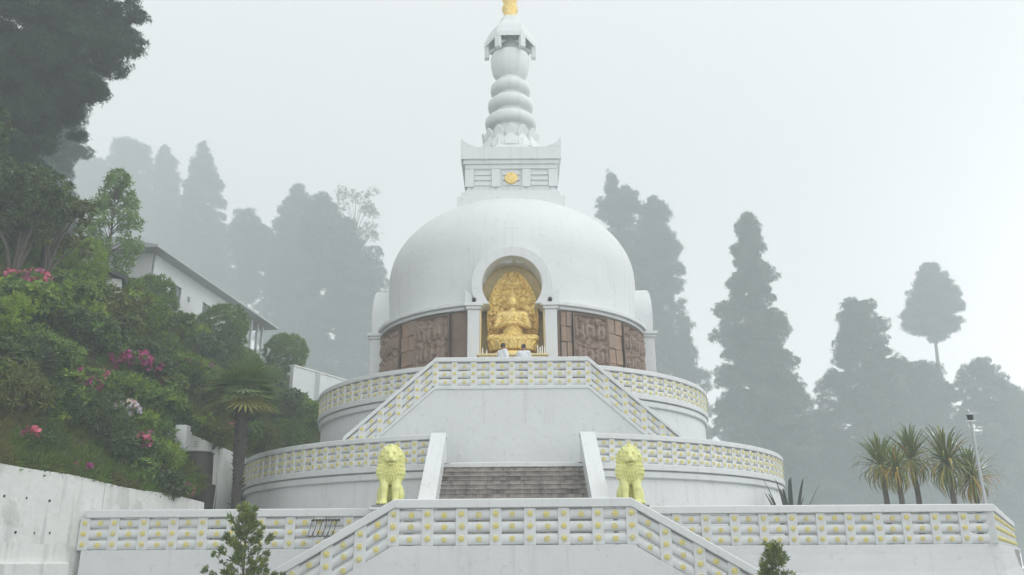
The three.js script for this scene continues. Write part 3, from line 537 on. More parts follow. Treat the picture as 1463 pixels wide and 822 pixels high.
cedar('low spreading dark cedar filling the gap behind the sword-leaved plants', 145, 0, [[512, 1292, 10], [524, 1292, 36], [550, 1290, 58], [600, 1290, 70], [680, 1290, 80], [770, 1290, 66]], { clump: 12, seed: 8, group: gR });
cedar('wide drooping cedar standing behind the lamp post', 140, 0, [[512, 1398, 9], [528, 1402, 28], [548, 1404, 42], [572, 1412, 48], [600, 1410, 44], [640, 1412, 60], [700, 1415, 64], [770, 1415, 56]], { clump: 11, dens: 0.85, fill: 0.8, seed: 9, group: gR });
cedar('low cedar at the outer end of the row, past the lamp post', 145, 0, [[562, 1450, 9], [580, 1454, 26], [620, 1460, 38], [680, 1462, 44], [770, 1462, 40]], { clump: 10, dens: 0.85, fill: 0.8, seed: 10, group: gR });
cedar('dark undergrown cedar between the lone broad cedar and the round-topped one', 150, 0, [[588, 1166, 8], [610, 1166, 30], [660, 1168, 48], [770, 1168, 50]], { clump: 11, seed: 12, group: gR });
// on the wooded slope
cedar('huge dark cedar overhanging the flower bank', 33, EYE + 10.5, [[-190, -8, 60], [-120, -8, 140], [-60, -8, 182], [0, -8, 194], [40, -8, 178], [90, -8, 148], [130, -8, 122], [165, -8, 98], [200, -8, 78], [245, -8, 56]], { clump: 26, dens: 1.35, tuft: 7, seed: 14, group: gL, footPx: -40, trunk: 18, colour: [0.030, 0.072, 0.046] });
cedar('grey-green cedar half hidden behind the huge dark one', 60, EYE + 11, [[100, 60, 18], [125, 61, 40], [160, 64, 52], [195, 65, 55], [218, 60, 44], [250, 56, 44], [290, 56, 50], [340, 56, 46]], { clump: 17, dens: 1.1, tuft: 5, seed: 15, group: gL, trunk: 9 });
const far = (d, px) => EYE + slopeY(at(px, 400, d).x, d) - 0.5;
cedar('palest cedar, almost lost in the mist behind the grey-green one', 235, far(235, 130), [[222, 130, 12], [240, 130, 26], [290, 130, 30], [400, 130, 34], [560, 130, 34]], { clump: 11, seed: 22, group: gL });
cedar('pale broad mist-veiled cedar above the fresh green sapling', 230, far(230, 188), [[204, 188, 12], [218, 188, 28], [260, 185, 37], [320, 185, 42], [420, 185, 45], [560, 185, 40]], { clump: 12, seed: 16, group: gL });
cedar('slim mist-veiled cedar behind the white lodge roof', 222, far(222, 238), [[208, 236, 4], [235, 236, 14], [280, 238, 22], [340, 239, 27], [420, 240, 30], [560, 240, 30]], { clump: 10, seed: 17, group: gL });
cedar('tall tapering mist-veiled cedar above the white lodge', 210, far(210, 291), [[206, 291, 4], [225, 291, 12], [260, 289, 24], [300, 288, 30], [350, 291, 38], [420, 292, 42], [560, 292, 40]], { clump: 11, seed: 18, group: gL });
cedar('loose broken-crowned cedar with bare stems past the lodge gable', 200, far(200, 352), [[304, 345, 10], [318, 352, 27], [345, 355, 31], [366, 352, 20], [385, 352, 28], [404, 350, 24], [426, 352, 12]], { clump: 9, dens: 0.8, fill: 0.8, seed: 19, group: gL, footPx: 356, trunk: 5 });
cedar('bare straight stem of a cedar with a thin high crown, past the lodge gable', 205, far(205, 376), [[330, 382, 6], [345, 382, 13], [365, 380, 12], [385, 379, 6]], { clump: 6, dens: 0.7, seed: 23, group: gL, footPx: 373, trunk: 5 });
cedar('pointed mist-veiled cedar beside the pale leafy tree', 195, far(195, 415), [[266, 424, 5], [285, 424, 16], [320, 422, 29], [370, 418, 36], [430, 415, 42], [500, 415, 45], [600, 415, 40]], { clump: 11, seed: 20, group: gL });
cedar('thick dark cedar low behind the upper terrace', 178, far(178, 470), [[282, 455, 8], [300, 462, 24], [325, 474, 42], [360, 486, 57], [420, 492, 60], [500, 494, 60], [600, 494, 50]], { clump: 12, seed: 21, group: gL });
{ // the pale broadleaved tree, only thin twigs and small leaves
  reseed(777); const d = 190, top = at(510, 258, d), foot = EYE + 4, t = thing('leafy_tree', 'pale airy broadleaved tree rising behind the thick dark cedar', 'tree', [top.x, foot, top.z]), H = top.y - foot, parts = [limb([V(0, 0, 0), V(0.3, H * 0.4, 0), V(-0.2, H * 0.75, 0.3), V(0, H * 0.96, 0)], 0.5, 0.06)], list = [];
  for (let k = 0; k < 46; k++) { const f = rr(0.5, 0.97), a = rnd() * 6.283, L = 9 * Math.sin(Math.PI * clamp((f - 0.3) / 0.75, 0.05, 0.95)), e = V(Math.cos(a) * L * rr(0.5, 1.1), H * f + rr(0.4, 2.2), Math.sin(a) * L); parts.push(limb([V(0, H * (f - 0.12), 0), e.clone().multiply(V(0.5, 0.97, 0.5)), e], 0.12, 0.02, 5)); list.push(...lobeTufts([[e.x, e.y, e.z, 1.7, 1.0, 1.7]], 0.9, 0.5, [0.11, 0.14, 0.08])); }
  mesh('trunk', mergeGeometries(parts), M.bark, t); scatter(t, 'crown', leafTuft({ n: 16, len: 0.6, wid: 0.32, cone: 2.4, core: 0.6, seed: 9 }), LMmatt, list);
}

{ const g = mergeGeometries(knolls), q = g.attributes.position; for (let i = 0; i < q.count; i++) q.setY(i, q.getY(i) + 0.6 * noise3(q.getX(i) * 0.4 + 90, q.getZ(i) * 0.4 + 300, 2)); g.computeVertexNormals(); struct('added_mounds', g, std([0.06, 0.07, 0.03], 0.95)); }  // footings added out of sight, kept small to let light up into the mist

// ---------------------------------------------------------------- the flower bank beside the court
const edgeX = d => d < 28.5 ? lerp(-14.5, -10.2, (d - 16.5) / 12) : d < 39 ? lerp(-10.2, -11.45, smooth(28.5, 29.6, d)) : -11.45 + (d - 39) * 0.15;
const edgeY = d => lerp(lerp(2.75, 1.9, clamp((d - 16.5) / 12, 0, 1)), 4.2, smooth(27.6, 30.6, d));
function bankY(x, d) { // world height of the bank at x and depth d
  const s = Math.max(0, edgeX(d) - x); let y = edgeY(d) - 0.12 + Math.min(s, 8.6) * 1.06 + Math.max(0, Math.min(s, 18) - 8.6) * 0.25;
  y += (0.5 * noise3(x * 0.7 + 90, d * 0.7, 4) + 0.18 * noise3(x * 2.3 + 90, d * 2.3, 9) - 0.3) * smooth(0, 1.2, s);
  return EYE + y;
}
{
  const pos = [], uv = [], idx = [], cols = []; for (let q = 0; q <= 60; q++) cols.push(q < 40 ? q * 0.25 : 10 + Math.pow((q - 40) / 20, 1.8) * 16);
  const rows = []; for (let d = 13; d < 60; d += 0.45) rows.push(d); for (let d = 60; d < 80; d += 2) rows.push(d);
  rows.forEach(d => cols.forEach(s => { const x = edgeX(Math.min(d, 75)) - 0.06 - s; pos.push(x, bankY(x, d), -d); uv.push(x, d); }));
  const n = cols.length; for (let j = 0; j < rows.length - 1; j++) for (let i = 0; i < n - 1; i++) { const a = j * n + i; idx.push(a, a + n, a + 1, a + 1, a + n, a + n + 1); }
  const g = new THREE.BufferGeometry(); g.setAttribute('position', new THREE.Float32BufferAttribute(pos, 3)); g.setAttribute('uv', new THREE.Float32BufferAttribute(uv, 2)); g.setIndex(idx); g.computeVertexNormals();
  struct('hillside', g, std([1, 1, 1], 0.95, { map: tex(512, 7, (u, v) => { const a = fbm(u * 8, v * 8, 8, 6, 601), b = smooth(0.45, 0.65, fbm(u * 5, v * 5, 5, 4, 611)); return [lerp(0.040, 0.075, b) * (0.5 + a), lerp(0.062, 0.058, b) * (0.5 + a), lerp(0.018, 0.030, b) * (0.5 + a)]; }) }));
}
function slopeY(x, d) { return clamp((-28 - x) * 0.5, 0, 36) * clamp((d - 110) / 90, 0.5, 1); }
function onBank(px, py) { const a = at(px, py, 1); for (let d = 15; d < 120; d += 0.08) { const y = EYE + (a.y - EYE) * d; if (a.x * d < edgeX(d) + 0.05 && y < bankY(a.x * d, d)) return V(a.x * d, bankY(a.x * d, d), -d); } return null; }
// retaining walls
{
  const t = thing('retaining_wall', 'weathered white retaining wall holding up the flower bank', 'wall');
  const P = [[-14.9, 15.4], [-10.2, 28.5]].map(q => ({ x: q[0], z: -q[1] })), n = 26, path = [];
  for (let k = 0; k <= n; k++) { const f = k / n; path.push({ x: lerp(P[0].x, P[1].x, f), y: EYE + lerp(2.83, 1.9, f) + 0.03 * Math.sin(f * 23), z: lerp(P[0].z, P[1].z, f) }); }
  path.reverse();
  // three castings with open joints between them
  const cut = [[0, 8], [8, 17], [17, 26]]; cut.forEach(([a, b], i) => { const seg = path.slice(a, b + 1).map(p => ({ ...p })); const e = seg[seg.length - 1], e0 = seg[seg.length - 2]; e.x = lerp(e.x, e0.x, 0.04); e.z = lerp(e.z, e0.z, 0.04); mesh('wall_section', sweep([[-0.42, -4.6], [0, -4.6], [0, -0.03], [-0.03, 0], [-0.3, 0.02], [-0.42, -0.05]].map(q => [q[0] + 0.004 * i, q[1]]), seg, { side: -1 }), M.aged, t); });
  const foot = path.map(p => ({ ...p, y: EYE + 0.02 })); mesh('footing', sweep([[0.005, -1.7], [0.22, -1.7], [0.22, -0.03], [0.19, 0], [0.005, 0.01]], foot.filter(p => p.z > -23.75), { side: -1 }), M.aged, t);
  // weep holes
  const dir = V(P[1].x - P[0].x, 0, P[1].z - P[0].z).normalize();
  for (const [px, py] of [[5, 709], [37, 712], [70, 716], [48, 762], [70, 762], [21, 761]]) { const a = at(px, py, 1); let d = 18; for (; d < 30; d += 0.02) if (a.x * d < lerp(P[0].x, P[1].x, (d - 15.4) / 13.1)) break; const h = new THREE.CylinderGeometry(0.035, 0.035, 0.05, 10); h.rotateZ(Math.PI / 2); h.translate(a.x * d + 0.0, EYE + (a.y - EYE) * d, -d); mesh('weep_hole', h, M.dark, t); }
}
{
  const t = thing('retaining_wall', 'patchy grey retaining wall behind the palm trunk and water tank', 'wall');
  const path = []; for (let k = 0; k <= 12; k++) { const d = lerp(29.6, 41, k / 12); path.push({ x: edgeX(d) + 0.18 - 0.05, y: EYE + lerp(4.28, 4.15, k / 12), z: -d }); } path.reverse();
  mesh('wall_face', sweep([[-0.4, -4.3], [0, -4.3], [0, -0.02], [-0.02, 0], [-0.4, 0]], path, { side: -1 }), M.aged, t);
  mesh('wall_end', box(-12.5, -11.28, Y_COURT, EYE + 4.34, -29.62, -29.3), M.aged, t);
  mesh('end_pillar', box(-11.62, -11.22, Y_COURT, EYE + 4.5, -29.3, -28.92), M.trim, t);
}
{ // water tank on its block, with a hanging hose
  const p = at(279, 700, 29.2), t = thing('water_tank', 'dark brown tapered water tank standing on a block', 'tank', [p.x, Y_COURT, p.z]);
  const y0 = at(279, 691, 28.9).y - Y_COURT, y1 = at(279, 645, 28.9).y - Y_COURT;
  mesh('barrel', rev([[0.50, y0], [0.52, y0 + 0.03], [0.50, y0 + 0.5], [0.47, y1 - 0.04], [0.44, y1], [0, y1 + 0.01]], 28), std([0.03, 0.022, 0.018], 0.6), t);
  mesh('lid_rim', rev([[0.46, y1 - 0.09], [0.50, y1 - 0.07], [0.50, y1 - 0.03], [0.45, y1 - 0.02]], 28), M.dark, t);
  mesh('block', box(-0.5, 0.56, 0, y0 - 0.004, -0.5, 0.5, 0.02), std([0.045, 0.04, 0.035], 0.9), t);
  const h = thing('hose', 'thin grey hose hanging beside the water tank', 'hose', [p.x + 0.55, Y_COURT, p.z + 0.1]);
  mesh('tube', limb([V(-0.2, y1 - 0.05, 0), V(0.0, y1 + 0.05, 0.05), V(0.17, y1 - 0.3, 0.1), V(0.22, y0, 0.1), V(0.16, 0.4, 0.15), V(0.2, 0.02, 0.2)], 0.02, 0.02, 6), M.steel, h);
}
// the white lodge on the slope, seen along its long side
{
  const A = V(-20.3, 0, -44.6), Bq = V(-18.5, 0, -60.8), yE = EYE + 16.75, yF = yE - 3.1, L = A.distanceTo(Bq), ry = Math.atan2(-(Bq.z - A.z), Bq.x - A.x); // local +x runs along the long wall
  const t = thing('lodge', 'white lodge with a long grey roof and eaves above the flower bank', 'building', [A.x, 0, A.z], ry);
  const W = 6; // depth of the building, local -z is toward ... the slope side is +z
  const sgn = 1; // long wall lies at local z = 0, building behind it at -z
  const wallM = M.white, roofM = std([0.46, 0.49, 0.50], 0.8), frameM = std([0.30, 0.32, 0.33], 0.7);  // roof, frames and window panes lightened toward mist colour, haze put into the paint
  const wins = [[2.6, 3.55, 0.95, 2.05], [6.3, 7.5, 0.8, 2.05], [9.6, 10.5, 0.9, 2.0]];
  const sh = new THREE.Shape([[0, 0], [L - 3.2, 0], [L - 3.2, 3.1], [0, 3.1]].map(q => new THREE.Vector2(...q)));
  for (const [x0, x1, y0, y1] of wins) sh.holes.push(new THREE.Path([[x0, y0], [x0, y1], [x1, y1], [x1, y0]].map(q => new THREE.Vector2(...q))));
  const e = new THREE.ExtrudeGeometry(sh, { depth: 0.2, bevelEnabled: false }); e.translate(0, yF, -0.2); mesh('wall', metricUV(e), wallM, t);
  mesh('gable_wall', box(-0.001, 0.2, yF, yE + 0.35, -W, -0.201), wallM, t);
  mesh('rear_wall', box(0.2, L - 3.2, yF, yE, -W, -W + 0.2), wallM, t);
  mesh('porch_wall', box(L - 3.2, L - 3.0, yF, yE, -W, -0.201), wallM, t);
  mesh('foundation', box(-0.02, L + 3, yF - 6, yF, -W, 0.05), wallM, t);
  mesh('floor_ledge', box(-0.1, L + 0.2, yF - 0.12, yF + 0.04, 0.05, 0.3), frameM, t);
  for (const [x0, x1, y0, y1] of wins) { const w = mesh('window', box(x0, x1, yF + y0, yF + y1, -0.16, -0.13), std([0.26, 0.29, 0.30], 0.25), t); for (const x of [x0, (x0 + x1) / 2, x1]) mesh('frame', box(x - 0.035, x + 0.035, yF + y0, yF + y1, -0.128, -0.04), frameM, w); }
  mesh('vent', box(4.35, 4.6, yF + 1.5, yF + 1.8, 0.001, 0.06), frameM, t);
  for (const x of [L - 2.1, L - 1.0, L - 0.1]) mesh('porch_post', box(x - 0.09, x + 0.09, yF, yE, -0.3, -0.12), wallM, t);
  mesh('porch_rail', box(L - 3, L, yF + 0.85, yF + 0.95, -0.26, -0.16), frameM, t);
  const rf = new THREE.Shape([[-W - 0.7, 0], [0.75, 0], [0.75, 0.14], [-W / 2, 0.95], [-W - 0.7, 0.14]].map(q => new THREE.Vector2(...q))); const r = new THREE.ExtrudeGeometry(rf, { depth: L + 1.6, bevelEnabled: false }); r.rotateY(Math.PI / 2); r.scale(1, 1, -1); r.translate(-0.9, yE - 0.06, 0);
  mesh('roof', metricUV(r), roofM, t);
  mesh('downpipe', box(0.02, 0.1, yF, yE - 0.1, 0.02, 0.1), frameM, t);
}
{ const p = at(166, 397, 36.4), t = thing('lean_to', 'small white lean-to with a dark sloping roof under the lodge gable', 'shed', [p.x, p.y, p.z], 0.35); const r = box(-1.0, 0.45, 0, 0.16, -1.6, 0.4); r.rotateZ(-0.36); mesh('roof', r, std([0.09, 0.10, 0.105], 0.8), t); mesh('wall', box(-0.85, 0.25, -2.2, -0.1, -1.4, 0.2), M.white, t); }
{ const t = thing('boundary_wall', 'long plain white wall stepping away behind the round clipped bush', 'wall'); const a = at(424, 521, 56), b = at(505, 549, 62.5); const path = [{ x: a.x - 0.2, y: a.y, z: a.z }, { x: b.x + 1.5, y: b.y - 0.05, z: b.z - 1.4 }]; mesh('wall_face', sweep([[-0.3, -7], [0, -7], [0, -0.12], [-0.3, -0.12]], path), M.white, t); mesh('coping', sweep(rect(-0.36, 0.06, -0.118, 0, 0.02), path), M.aged, t); for (const f of [0.28, 0.62]) { const x = lerp(path[0].x, path[1].x, f), z = lerp(path[0].z, path[1].z, f); mesh('pier', box(x - 0.18, x + 0.18, a.y - 7, a.y - 0.13, z + 0.05, z + 0.3), M.white, t); } }

// ---------------------------------------------------------------- shrubs, flowers and grass of the bank
const bushTuft = [leafTuft({ n: 15, len: 0.20, wid: 0.085, cone: 1.35, core: 0.03, droop: 0.1, seed: 61 }), leafTuft({ n: 18, len: 0.15, wid: 0.05, cone: 1.5, core: 0.07, seed: 62 }), leafTuft({ n: 14, len: 0.26, wid: 0.05, cone: 1.2, core: 0.04, droop: 0.25, seed: 63 })];
const petalTuft = leafTuft({ n: 12, len: 0.13, wid: 0.13, cone: 1.3, core: 0.05, fold: 0.1, oval: 0.65, seed: 64 });
const GREEN = { deep: [0.055, 0.115, 0.012], mid: [0.12, 0.23, 0.012], fresh: [0.24, 0.38, 0.015], olive: [0.14, 0.17, 0.020], grey: [0.09, 0.15, 0.04], clip: [0.15, 0.26, 0.03] };
const gB = 'shrubs growing on the flower bank';
let bushSeed = 1;
function bush(label, px, py, rpx, ry, colour, o = {}) { // px, py: the middle of the shrub's foot
  reseed(3000 + 71 * bushSeed++);
  const p = o.p || onBank(px, py); if (!p) return null; if (o.lift) { p.z += o.lift; p.x *= -p.z / (-p.z + o.lift); p.y = bankY(p.x, -p.z); }
  const m = rpx * -p.z / 1200 * (o.round ? 1.04 : 1.28), R = m, H = R * ry, t = thing(o.name || 'shrub', label, o.cat || 'shrub', [p.x, p.y - 0.1, p.z], 0, o.group || gB);
  const lobes = o.round ? [[0, (o.stem || 0) + H, 0, R, H, R]] : []; const k0 = o.lobes || 6;
  if (!o.round) for (let k = 0; k < k0; k++) { const a = k / k0 * 6.283 + rnd(), r = R * rr(0.25, 0.62); lobes.push([Math.cos(a) * r, (o.stem || 0) + H * rr(0.55, 1.35), Math.sin(a) * r, R * rr(0.36, 0.6), H * rr(0.4, 0.6), R * rr(0.36, 0.6)]); }
  const parts = []; for (const l of lobes) for (let q = 0; q < (o.round ? 5 : 1); q++) parts.push(limb([V(rr(-0.08, 0.08), 0, rr(-0.08, 0.08)), V(l[0] * 0.4 + rr(-0.1, 0.1) * R, l[1] * 0.5, l[2] * 0.4), V(l[0] + rr(-0.3, 0.3) * R, l[1], l[2] + rr(-0.3, 0.3) * R)], 0.05 * Math.sqrt(R), 0.012, 5));
  mesh('stems', mergeGeometries(parts), M.bark, t);
  const sz = o.size || 1; scatter(t, 'foliage', bushTuft[o.tuft || 0], LM, lobeTufts(lobes, (o.dens || 15) / (sz * sz), sz, colour, { inside: 0.3, top: o.top }));
  if (o.flower) { const fl = []; lobes.forEach(l => { if (rnd() < (o.flowerShare ?? 0.8)) fl.push(...lobeTufts([l.map((q, i) => i > 2 ? q * 1.06 : q)], (o.flowerDens || 9) * 0.62, rr(0.8, 1.2), o.flower, { inside: 0.05 }).filter(e => e.d.y + e.d.z * 0.8 > -0.1)); }); if (fl.length) scatter(t, 'blossoms', petalTuft, LMmatt, fl); }
  return t;
}
const PINK = [0.50, 0.07, 0.25], ROSE = [0.48, 0.13, 0.22], PALE = [0.72, 0.62, 0.68];
// clipped and rounded shrubs by the lodge
bush('round clipped bush in front of the lodge corner', 210, 452, 36, 0.78, GREEN.clip, { round: true, tuft: 1, stem: 0.15, top: { c: GREEN.mid, share: 0.5 }, dens: 34 });
bush('round clipped bush against the lodge foundation', 316, 502, 33, 0.98, GREEN.clip, { round: true, tuft: 1, stem: 0.2, top: { c: GREEN.mid, share: 0.6 }, dens: 34 });
bush('round clipped bush at the end of the lodge, before the boundary wall', 406, 542, 29, 1.0, GREEN.clip, { round: true, tuft: 1, stem: 0.4, dens: 32 });
bush('low dome of yellow-green foliage beneath the fresh green tree', 104, 398, 42, 0.72, GREEN.fresh, { round: true, tuft: 2, dens: 18 });
bush('small dark clipped cone by the boundary wall', 429, 592, 11, 1.4, GREEN.deep, { round: true, tuft: 1, dens: 26 });
// a sapling with fresh leaves
{ reseed(88); const p = onBank(152, 400) || V(-18.5, 13, -36), t = thing('sapling', 'young fresh green tree with thin leaves beside the lodge gable', 'tree', [p.x, p.y, p.z]), H = at(150, 258, -p.z).y - p.y, parts = [limb([V(0, -0.3, 0), V(0.05, H * 0.4, 0), V(-0.05, H * 0.96, 0)], 0.09, 0.015)], list = [];
  for (let k = 0; k < 62; k++) { const f = rr(0.2, 0.97), a = rnd() * 6.283, r = 1.45 * Math.pow(1 - Math.abs(f - 0.42) / 0.62, 0.6), e = V(Math.cos(a) * r, H * f + 0.35, Math.sin(a) * r); parts.push(limb([V(0, H * f - 0.25, 0), e.clone().multiply(V(0.55, 1, 0.55)), e], 0.022, 0.006, 4)); for (let q = 0; q < 16; q++) list.push({ p: V(e.x * rr(0.35, 1.15), e.y + rr(-0.3, 0.3), e.z * rr(0.35, 1.15)), d: V(e.x, 0.6, e.z), s: rr(0.7, 1.2), c: vary([0.17, 0.30, 0.06], 0.2) }); }
  mesh('trunk', mergeGeometries(parts), M.bark, t); scatter(t, 'crown', leafTuft({ n: 9, len: 0.15, wid: 0.06, cone: 1.6, core: 0.12, seed: 71 }), LM, list); }
// dark small trees at the head of the bank
for (const [px, py, H, R, c, lab] of [[18, 400, 4.4, 1.9, GREEN.deep, 'dark bushy evergreen under the huge cedar'], [62, 408, 3.4, 1.3, GREEN.olive, 'crooked rhododendron tree with open leafy branches'], [-30, 380, 5, 2.2, GREEN.deep, 'dark bushy evergreen beside the huge cedar trunk']]) {
  reseed(px + 900); const p = onBank(Math.max(px, 2), py) || V(-20, 12, -32); if (px < 0) p.x -= 1.6;
  const t = thing('small_tree', lab, 'tree', [p.x, p.y - 0.1, p.z], 0, 'small dark trees at the head of the bank'), parts = [], lobes = [];
  for (let k = 0; k < 11; k++) { const a = k / 11 * 6.283 + rnd(), r = R * rr(0.2, 0.95), e = V(Math.cos(a) * r, H * rr(0.45, 1), Math.sin(a) * r); parts.push(limb([V(rr(-0.1, 0.1), 0, 0), V(e.x * 0.35 + rr(-0.2, 0.2), e.y * 0.5, e.z * 0.35), e], 0.09, 0.02, 6)); lobes.push([e.x, e.y, e.z, R * rr(0.28, 0.45), R * rr(0.22, 0.36), R * rr(0.28, 0.45)]); }
  mesh('trunk', mergeGeometries(parts), M.bark, t); scatter(t, 'crown', bushTuft[0], LM, lobeTufts(lobes, 9, 1.15, c, { top: { c: [0.10, 0.13, 0.035], share: 0.3 } }));
}
// the mixed shrubs of the slope: [px, py of the foot, radius px, height ratio, colour, options, label]
const mix = [
  [30, 470, 44, 0.8, GREEN.mid, { top: { c: GREEN.fresh, share: 0.4 } }, 'bright leafy shrub under the dark evergreens'],
  [95, 452, 40, 0.8, GREEN.mid, { top: { c: GREEN.fresh, share: 0.5 } }, 'bright leafy shrub beside the trailing rose-pink azalea'],
  [150, 470, 46, 0.85, GREEN.olive, { top: { c: GREEN.fresh, share: 0.25 } }, 'olive green shrub below the lean-to'],
  [195, 478, 34, 0.9, GREEN.mid, { tuft: 2, top: { c: GREEN.fresh, share: 0.5 } }, 'yellow-green shrub just below the clipped bush by the lodge corner'],
  [246, 512, 32, 1.0, GREEN.mid, { tuft: 0, top: { c: GREEN.olive, share: 0.5 } }, 'dense shrub under the lodge windows'],
  [293, 532, 26, 1.0, GREEN.grey, {}, 'grey-green shrub at the foot of the lodge foundation'],
  [255, 562, 30, 0.95, GREEN.mid, { tuft: 2, top: { c: GREEN.fresh, share: 0.5 } }, 'light green shrub near the middle of the bank'],
  [205, 545, 36, 0.8, GREEN.deep, {}, 'dark shrub above the brightest magenta azalea'],
  [120, 515, 44, 0.75, GREEN.deep, { top: { c: GREEN.mid, share: 0.4 } }, 'deep green shrub above the spotted azalea'],
  [70, 528, 38, 0.75, GREEN.mid, {}, 'mid green shrub beside the dark spiky plant'],
  [5, 540, 34, 0.8, GREEN.deep, {}, 'deep green shrub on the far side of the dark spiky plant'],
  [165, 580, 34, 0.7, GREEN.mid, { tuft: 2, top: { c: GREEN.fresh, share: 0.3 } }, 'feathery green shrub below the magenta azalea'],
  [225, 600, 32, 0.8, GREEN.mid, { tuft: 0, top: { c: GREEN.fresh, share: 0.35 } }, 'green shrub beside the white azalea'],
  [135, 640, 40, 0.8, GREEN.grey, { tuft: 1 }, 'grey-green fine-leaved shrub low on the bank'],
  [165, 662, 28, 0.8, GREEN.deep, { tuft: 0 }, 'dark shrub just above the grass of the bank foot'],
  [15, 600, 40, 0.8, GREEN.olive, { tuft: 2, top: { c: [0.13, 0.16, 0.04], share: 0.3 } }, 'yellowish long-leaved shrub above the retaining wall'],
  [228, 672, 26, 0.8, GREEN.fresh, { tuft: 2 }, 'bright grassy shrub near the water tank'],
  [238, 708, 20, 0.8, GREEN.deep, {}, 'dark low shrub in front of the water tank block'],
  [300, 600, 34, 0.8, GREEN.olive, { tuft: 1 }, 'brownish shrub behind the palm crown'],
  [345, 612, 36, 0.85, GREEN.grey, { tuft: 1 }, 'dim grey-green shrub behind the palm trunk'],
  [385, 600, 36, 0.9, GREEN.grey, {}, 'dim leafy shrub between palm crown and boundary wall'],
  [425, 632, 38, 0.75, GREEN.mid, { top: { c: GREEN.fresh, share: 0.5 } }, 'spreading light green shrub next to the lower terrace'],
  [452, 620, 26, 0.9, GREEN.mid, { tuft: 1 }, 'pale flecked shrub touching the upper terrace wall'],
  [330, 560, 30, 0.85, GREEN.grey, { tuft: 1 }, 'misty shrub just under the clipped bush at the foundation'],
  [370, 650, 30, 0.6, GREEN.olive, { tuft: 1 }, 'low shrub over the patchy grey wall'],
  [300, 650, 30, 0.6, GREEN.olive, { tuft: 1 }, 'low shrub above the tank end of the patchy grey wall'],
];
for (const [px, py, r, h, c, o, lab] of mix) bush(lab, px, py, r, h, c, o);
{ // the thick planting that knits the slope together
  const cs = [GREEN.mid, GREEN.deep, GREEN.fresh, GREEN.olive, GREEN.mid, GREEN.clip]; let k = 0;
  for (const [px, py, r] of [[12, 448, 30], [60, 476, 28], [120, 478, 30], [170, 492, 24], [228, 522, 24], [150, 520, 20], [85, 570, 24], [60, 585, 26], [190, 625, 22], [240, 575, 22], [275, 545, 22], [222, 635, 22], [100, 610, 26], [250, 620, 24], [284, 628, 20], [320, 590, 24], [360, 580, 24], [405, 640, 24], [350, 638, 20], [235, 492, 22], [270, 500, 20], [300, 520, 18], [345, 535, 22], [380, 560, 20], [205, 690, 16], [60, 640, 20], [-8, 480, 34], [-10, 570, 30], [170, 430, 26], [130, 415, 24], [85, 425, 26]]) bush('leafy green shrub knit into the thick planting of the slope', px, py, r, 0.85, cs[k % 6], { tuft: k++ % 3, top: { c: k % 2 ? GREEN.fresh : GREEN.mid, share: 0.4 }, group: 'thick planting of the slope', lobes: 5 });
}
// azaleas in flower
const gA = 'azaleas in flower on the bank';
for (const [px, py, r, h, fc, o, lab] of [
  [186, 528, 25, 0.6, PINK, { flowerDens: 30, flowerShare: 1 }, 'brightest magenta azalea, thick with blossom'],
  [124, 568, 22, 0.85, PINK, { flowerDens: 14, flowerShare: 0.8 }, 'spotted magenta azalea above the grey-green fine-leaved shrub'],
  [48, 432, 24, 0.8, ROSE, { flowerDens: 22, flowerShare: 0.9 }, 'trailing rose-pink azalea near the head of the bank'],
  [40, 632, 11.9, 0.7, ROSE, { flowerDens: 16 }, 'small rose azalea beside the yellowish long-leaved shrub'],
  [206, 655, 16, 0.9, ROSE, { flowerDens: 16 }, 'small upright pink azalea low on the bank'],
  [177, 608, 13, 0.9, PALE, { flowerDens: 40, flowerShare: 1 }, 'white flowering azalea in the middle of the bank'],
  [213, 556, 10, 0.8, PINK, { flowerDens: 22 }, 'little magenta azalea next to the brightest one'],
  [112, 672, 9, 0.7, PINK, { flowerDens: 22 }, 'tiny magenta azalea in the grass above the wall'],
  [276, 570, 26, 0.8, [0.30, 0.14, 0.22], { flowerDens: 5 }, 'faded mauve azalea behind the palm'],
  [334, 622, 10, 0.8, ROSE, { flowerDens: 20 }, 'small pink azalea beside the palm trunk'],
  [266, 704, 8, 0.8, ROSE, { flowerDens: 20 }, 'tiny rose azalea beside the water tank'],
]) bush(lab, px, py, r * 1.15, h, GREEN.mid, { ...o, flower: fc, name: 'azalea', cat: 'flowers', group: gA, lobes: 6, size: 0.85, stem: r < 12 ? 0.05 : 0.45, lift: r < 12 ? 0.1 : 0.5 });
{ // dark spiky plant
  reseed(71); const p = onBank(40, 560) || V(-15, 7, -27), t = thing('spiky_plant', 'dark spiky plant with long narrow leaves on the bank', 'plant', [p.x, p.y, p.z]);
  mesh('trunk', limb([V(0, -0.2, 0), V(0.03, 0.4, 0), V(0, 0.75, 0)], 0.1, 0.08), M.bark, t);
  scatter(t, 'foliage', leafTuft({ n: 24, len: 1.0, wid: 0.035, cone: 1.9, core: 0.03, droop: 0.12, seed: 72 }), LM, Array.from({ length: 14 }, () => ({ p: V(rr(-0.06, 0.06), 0.75 + rr(-0.1, 0.12), rr(-0.06, 0.06)), d: V(rr(-0.3, 0.3), 1, rr(-0.3, 0.3)), s: rr(0.7, 1.05), c: vary([0.022, 0.042, 0.016]) })));
}
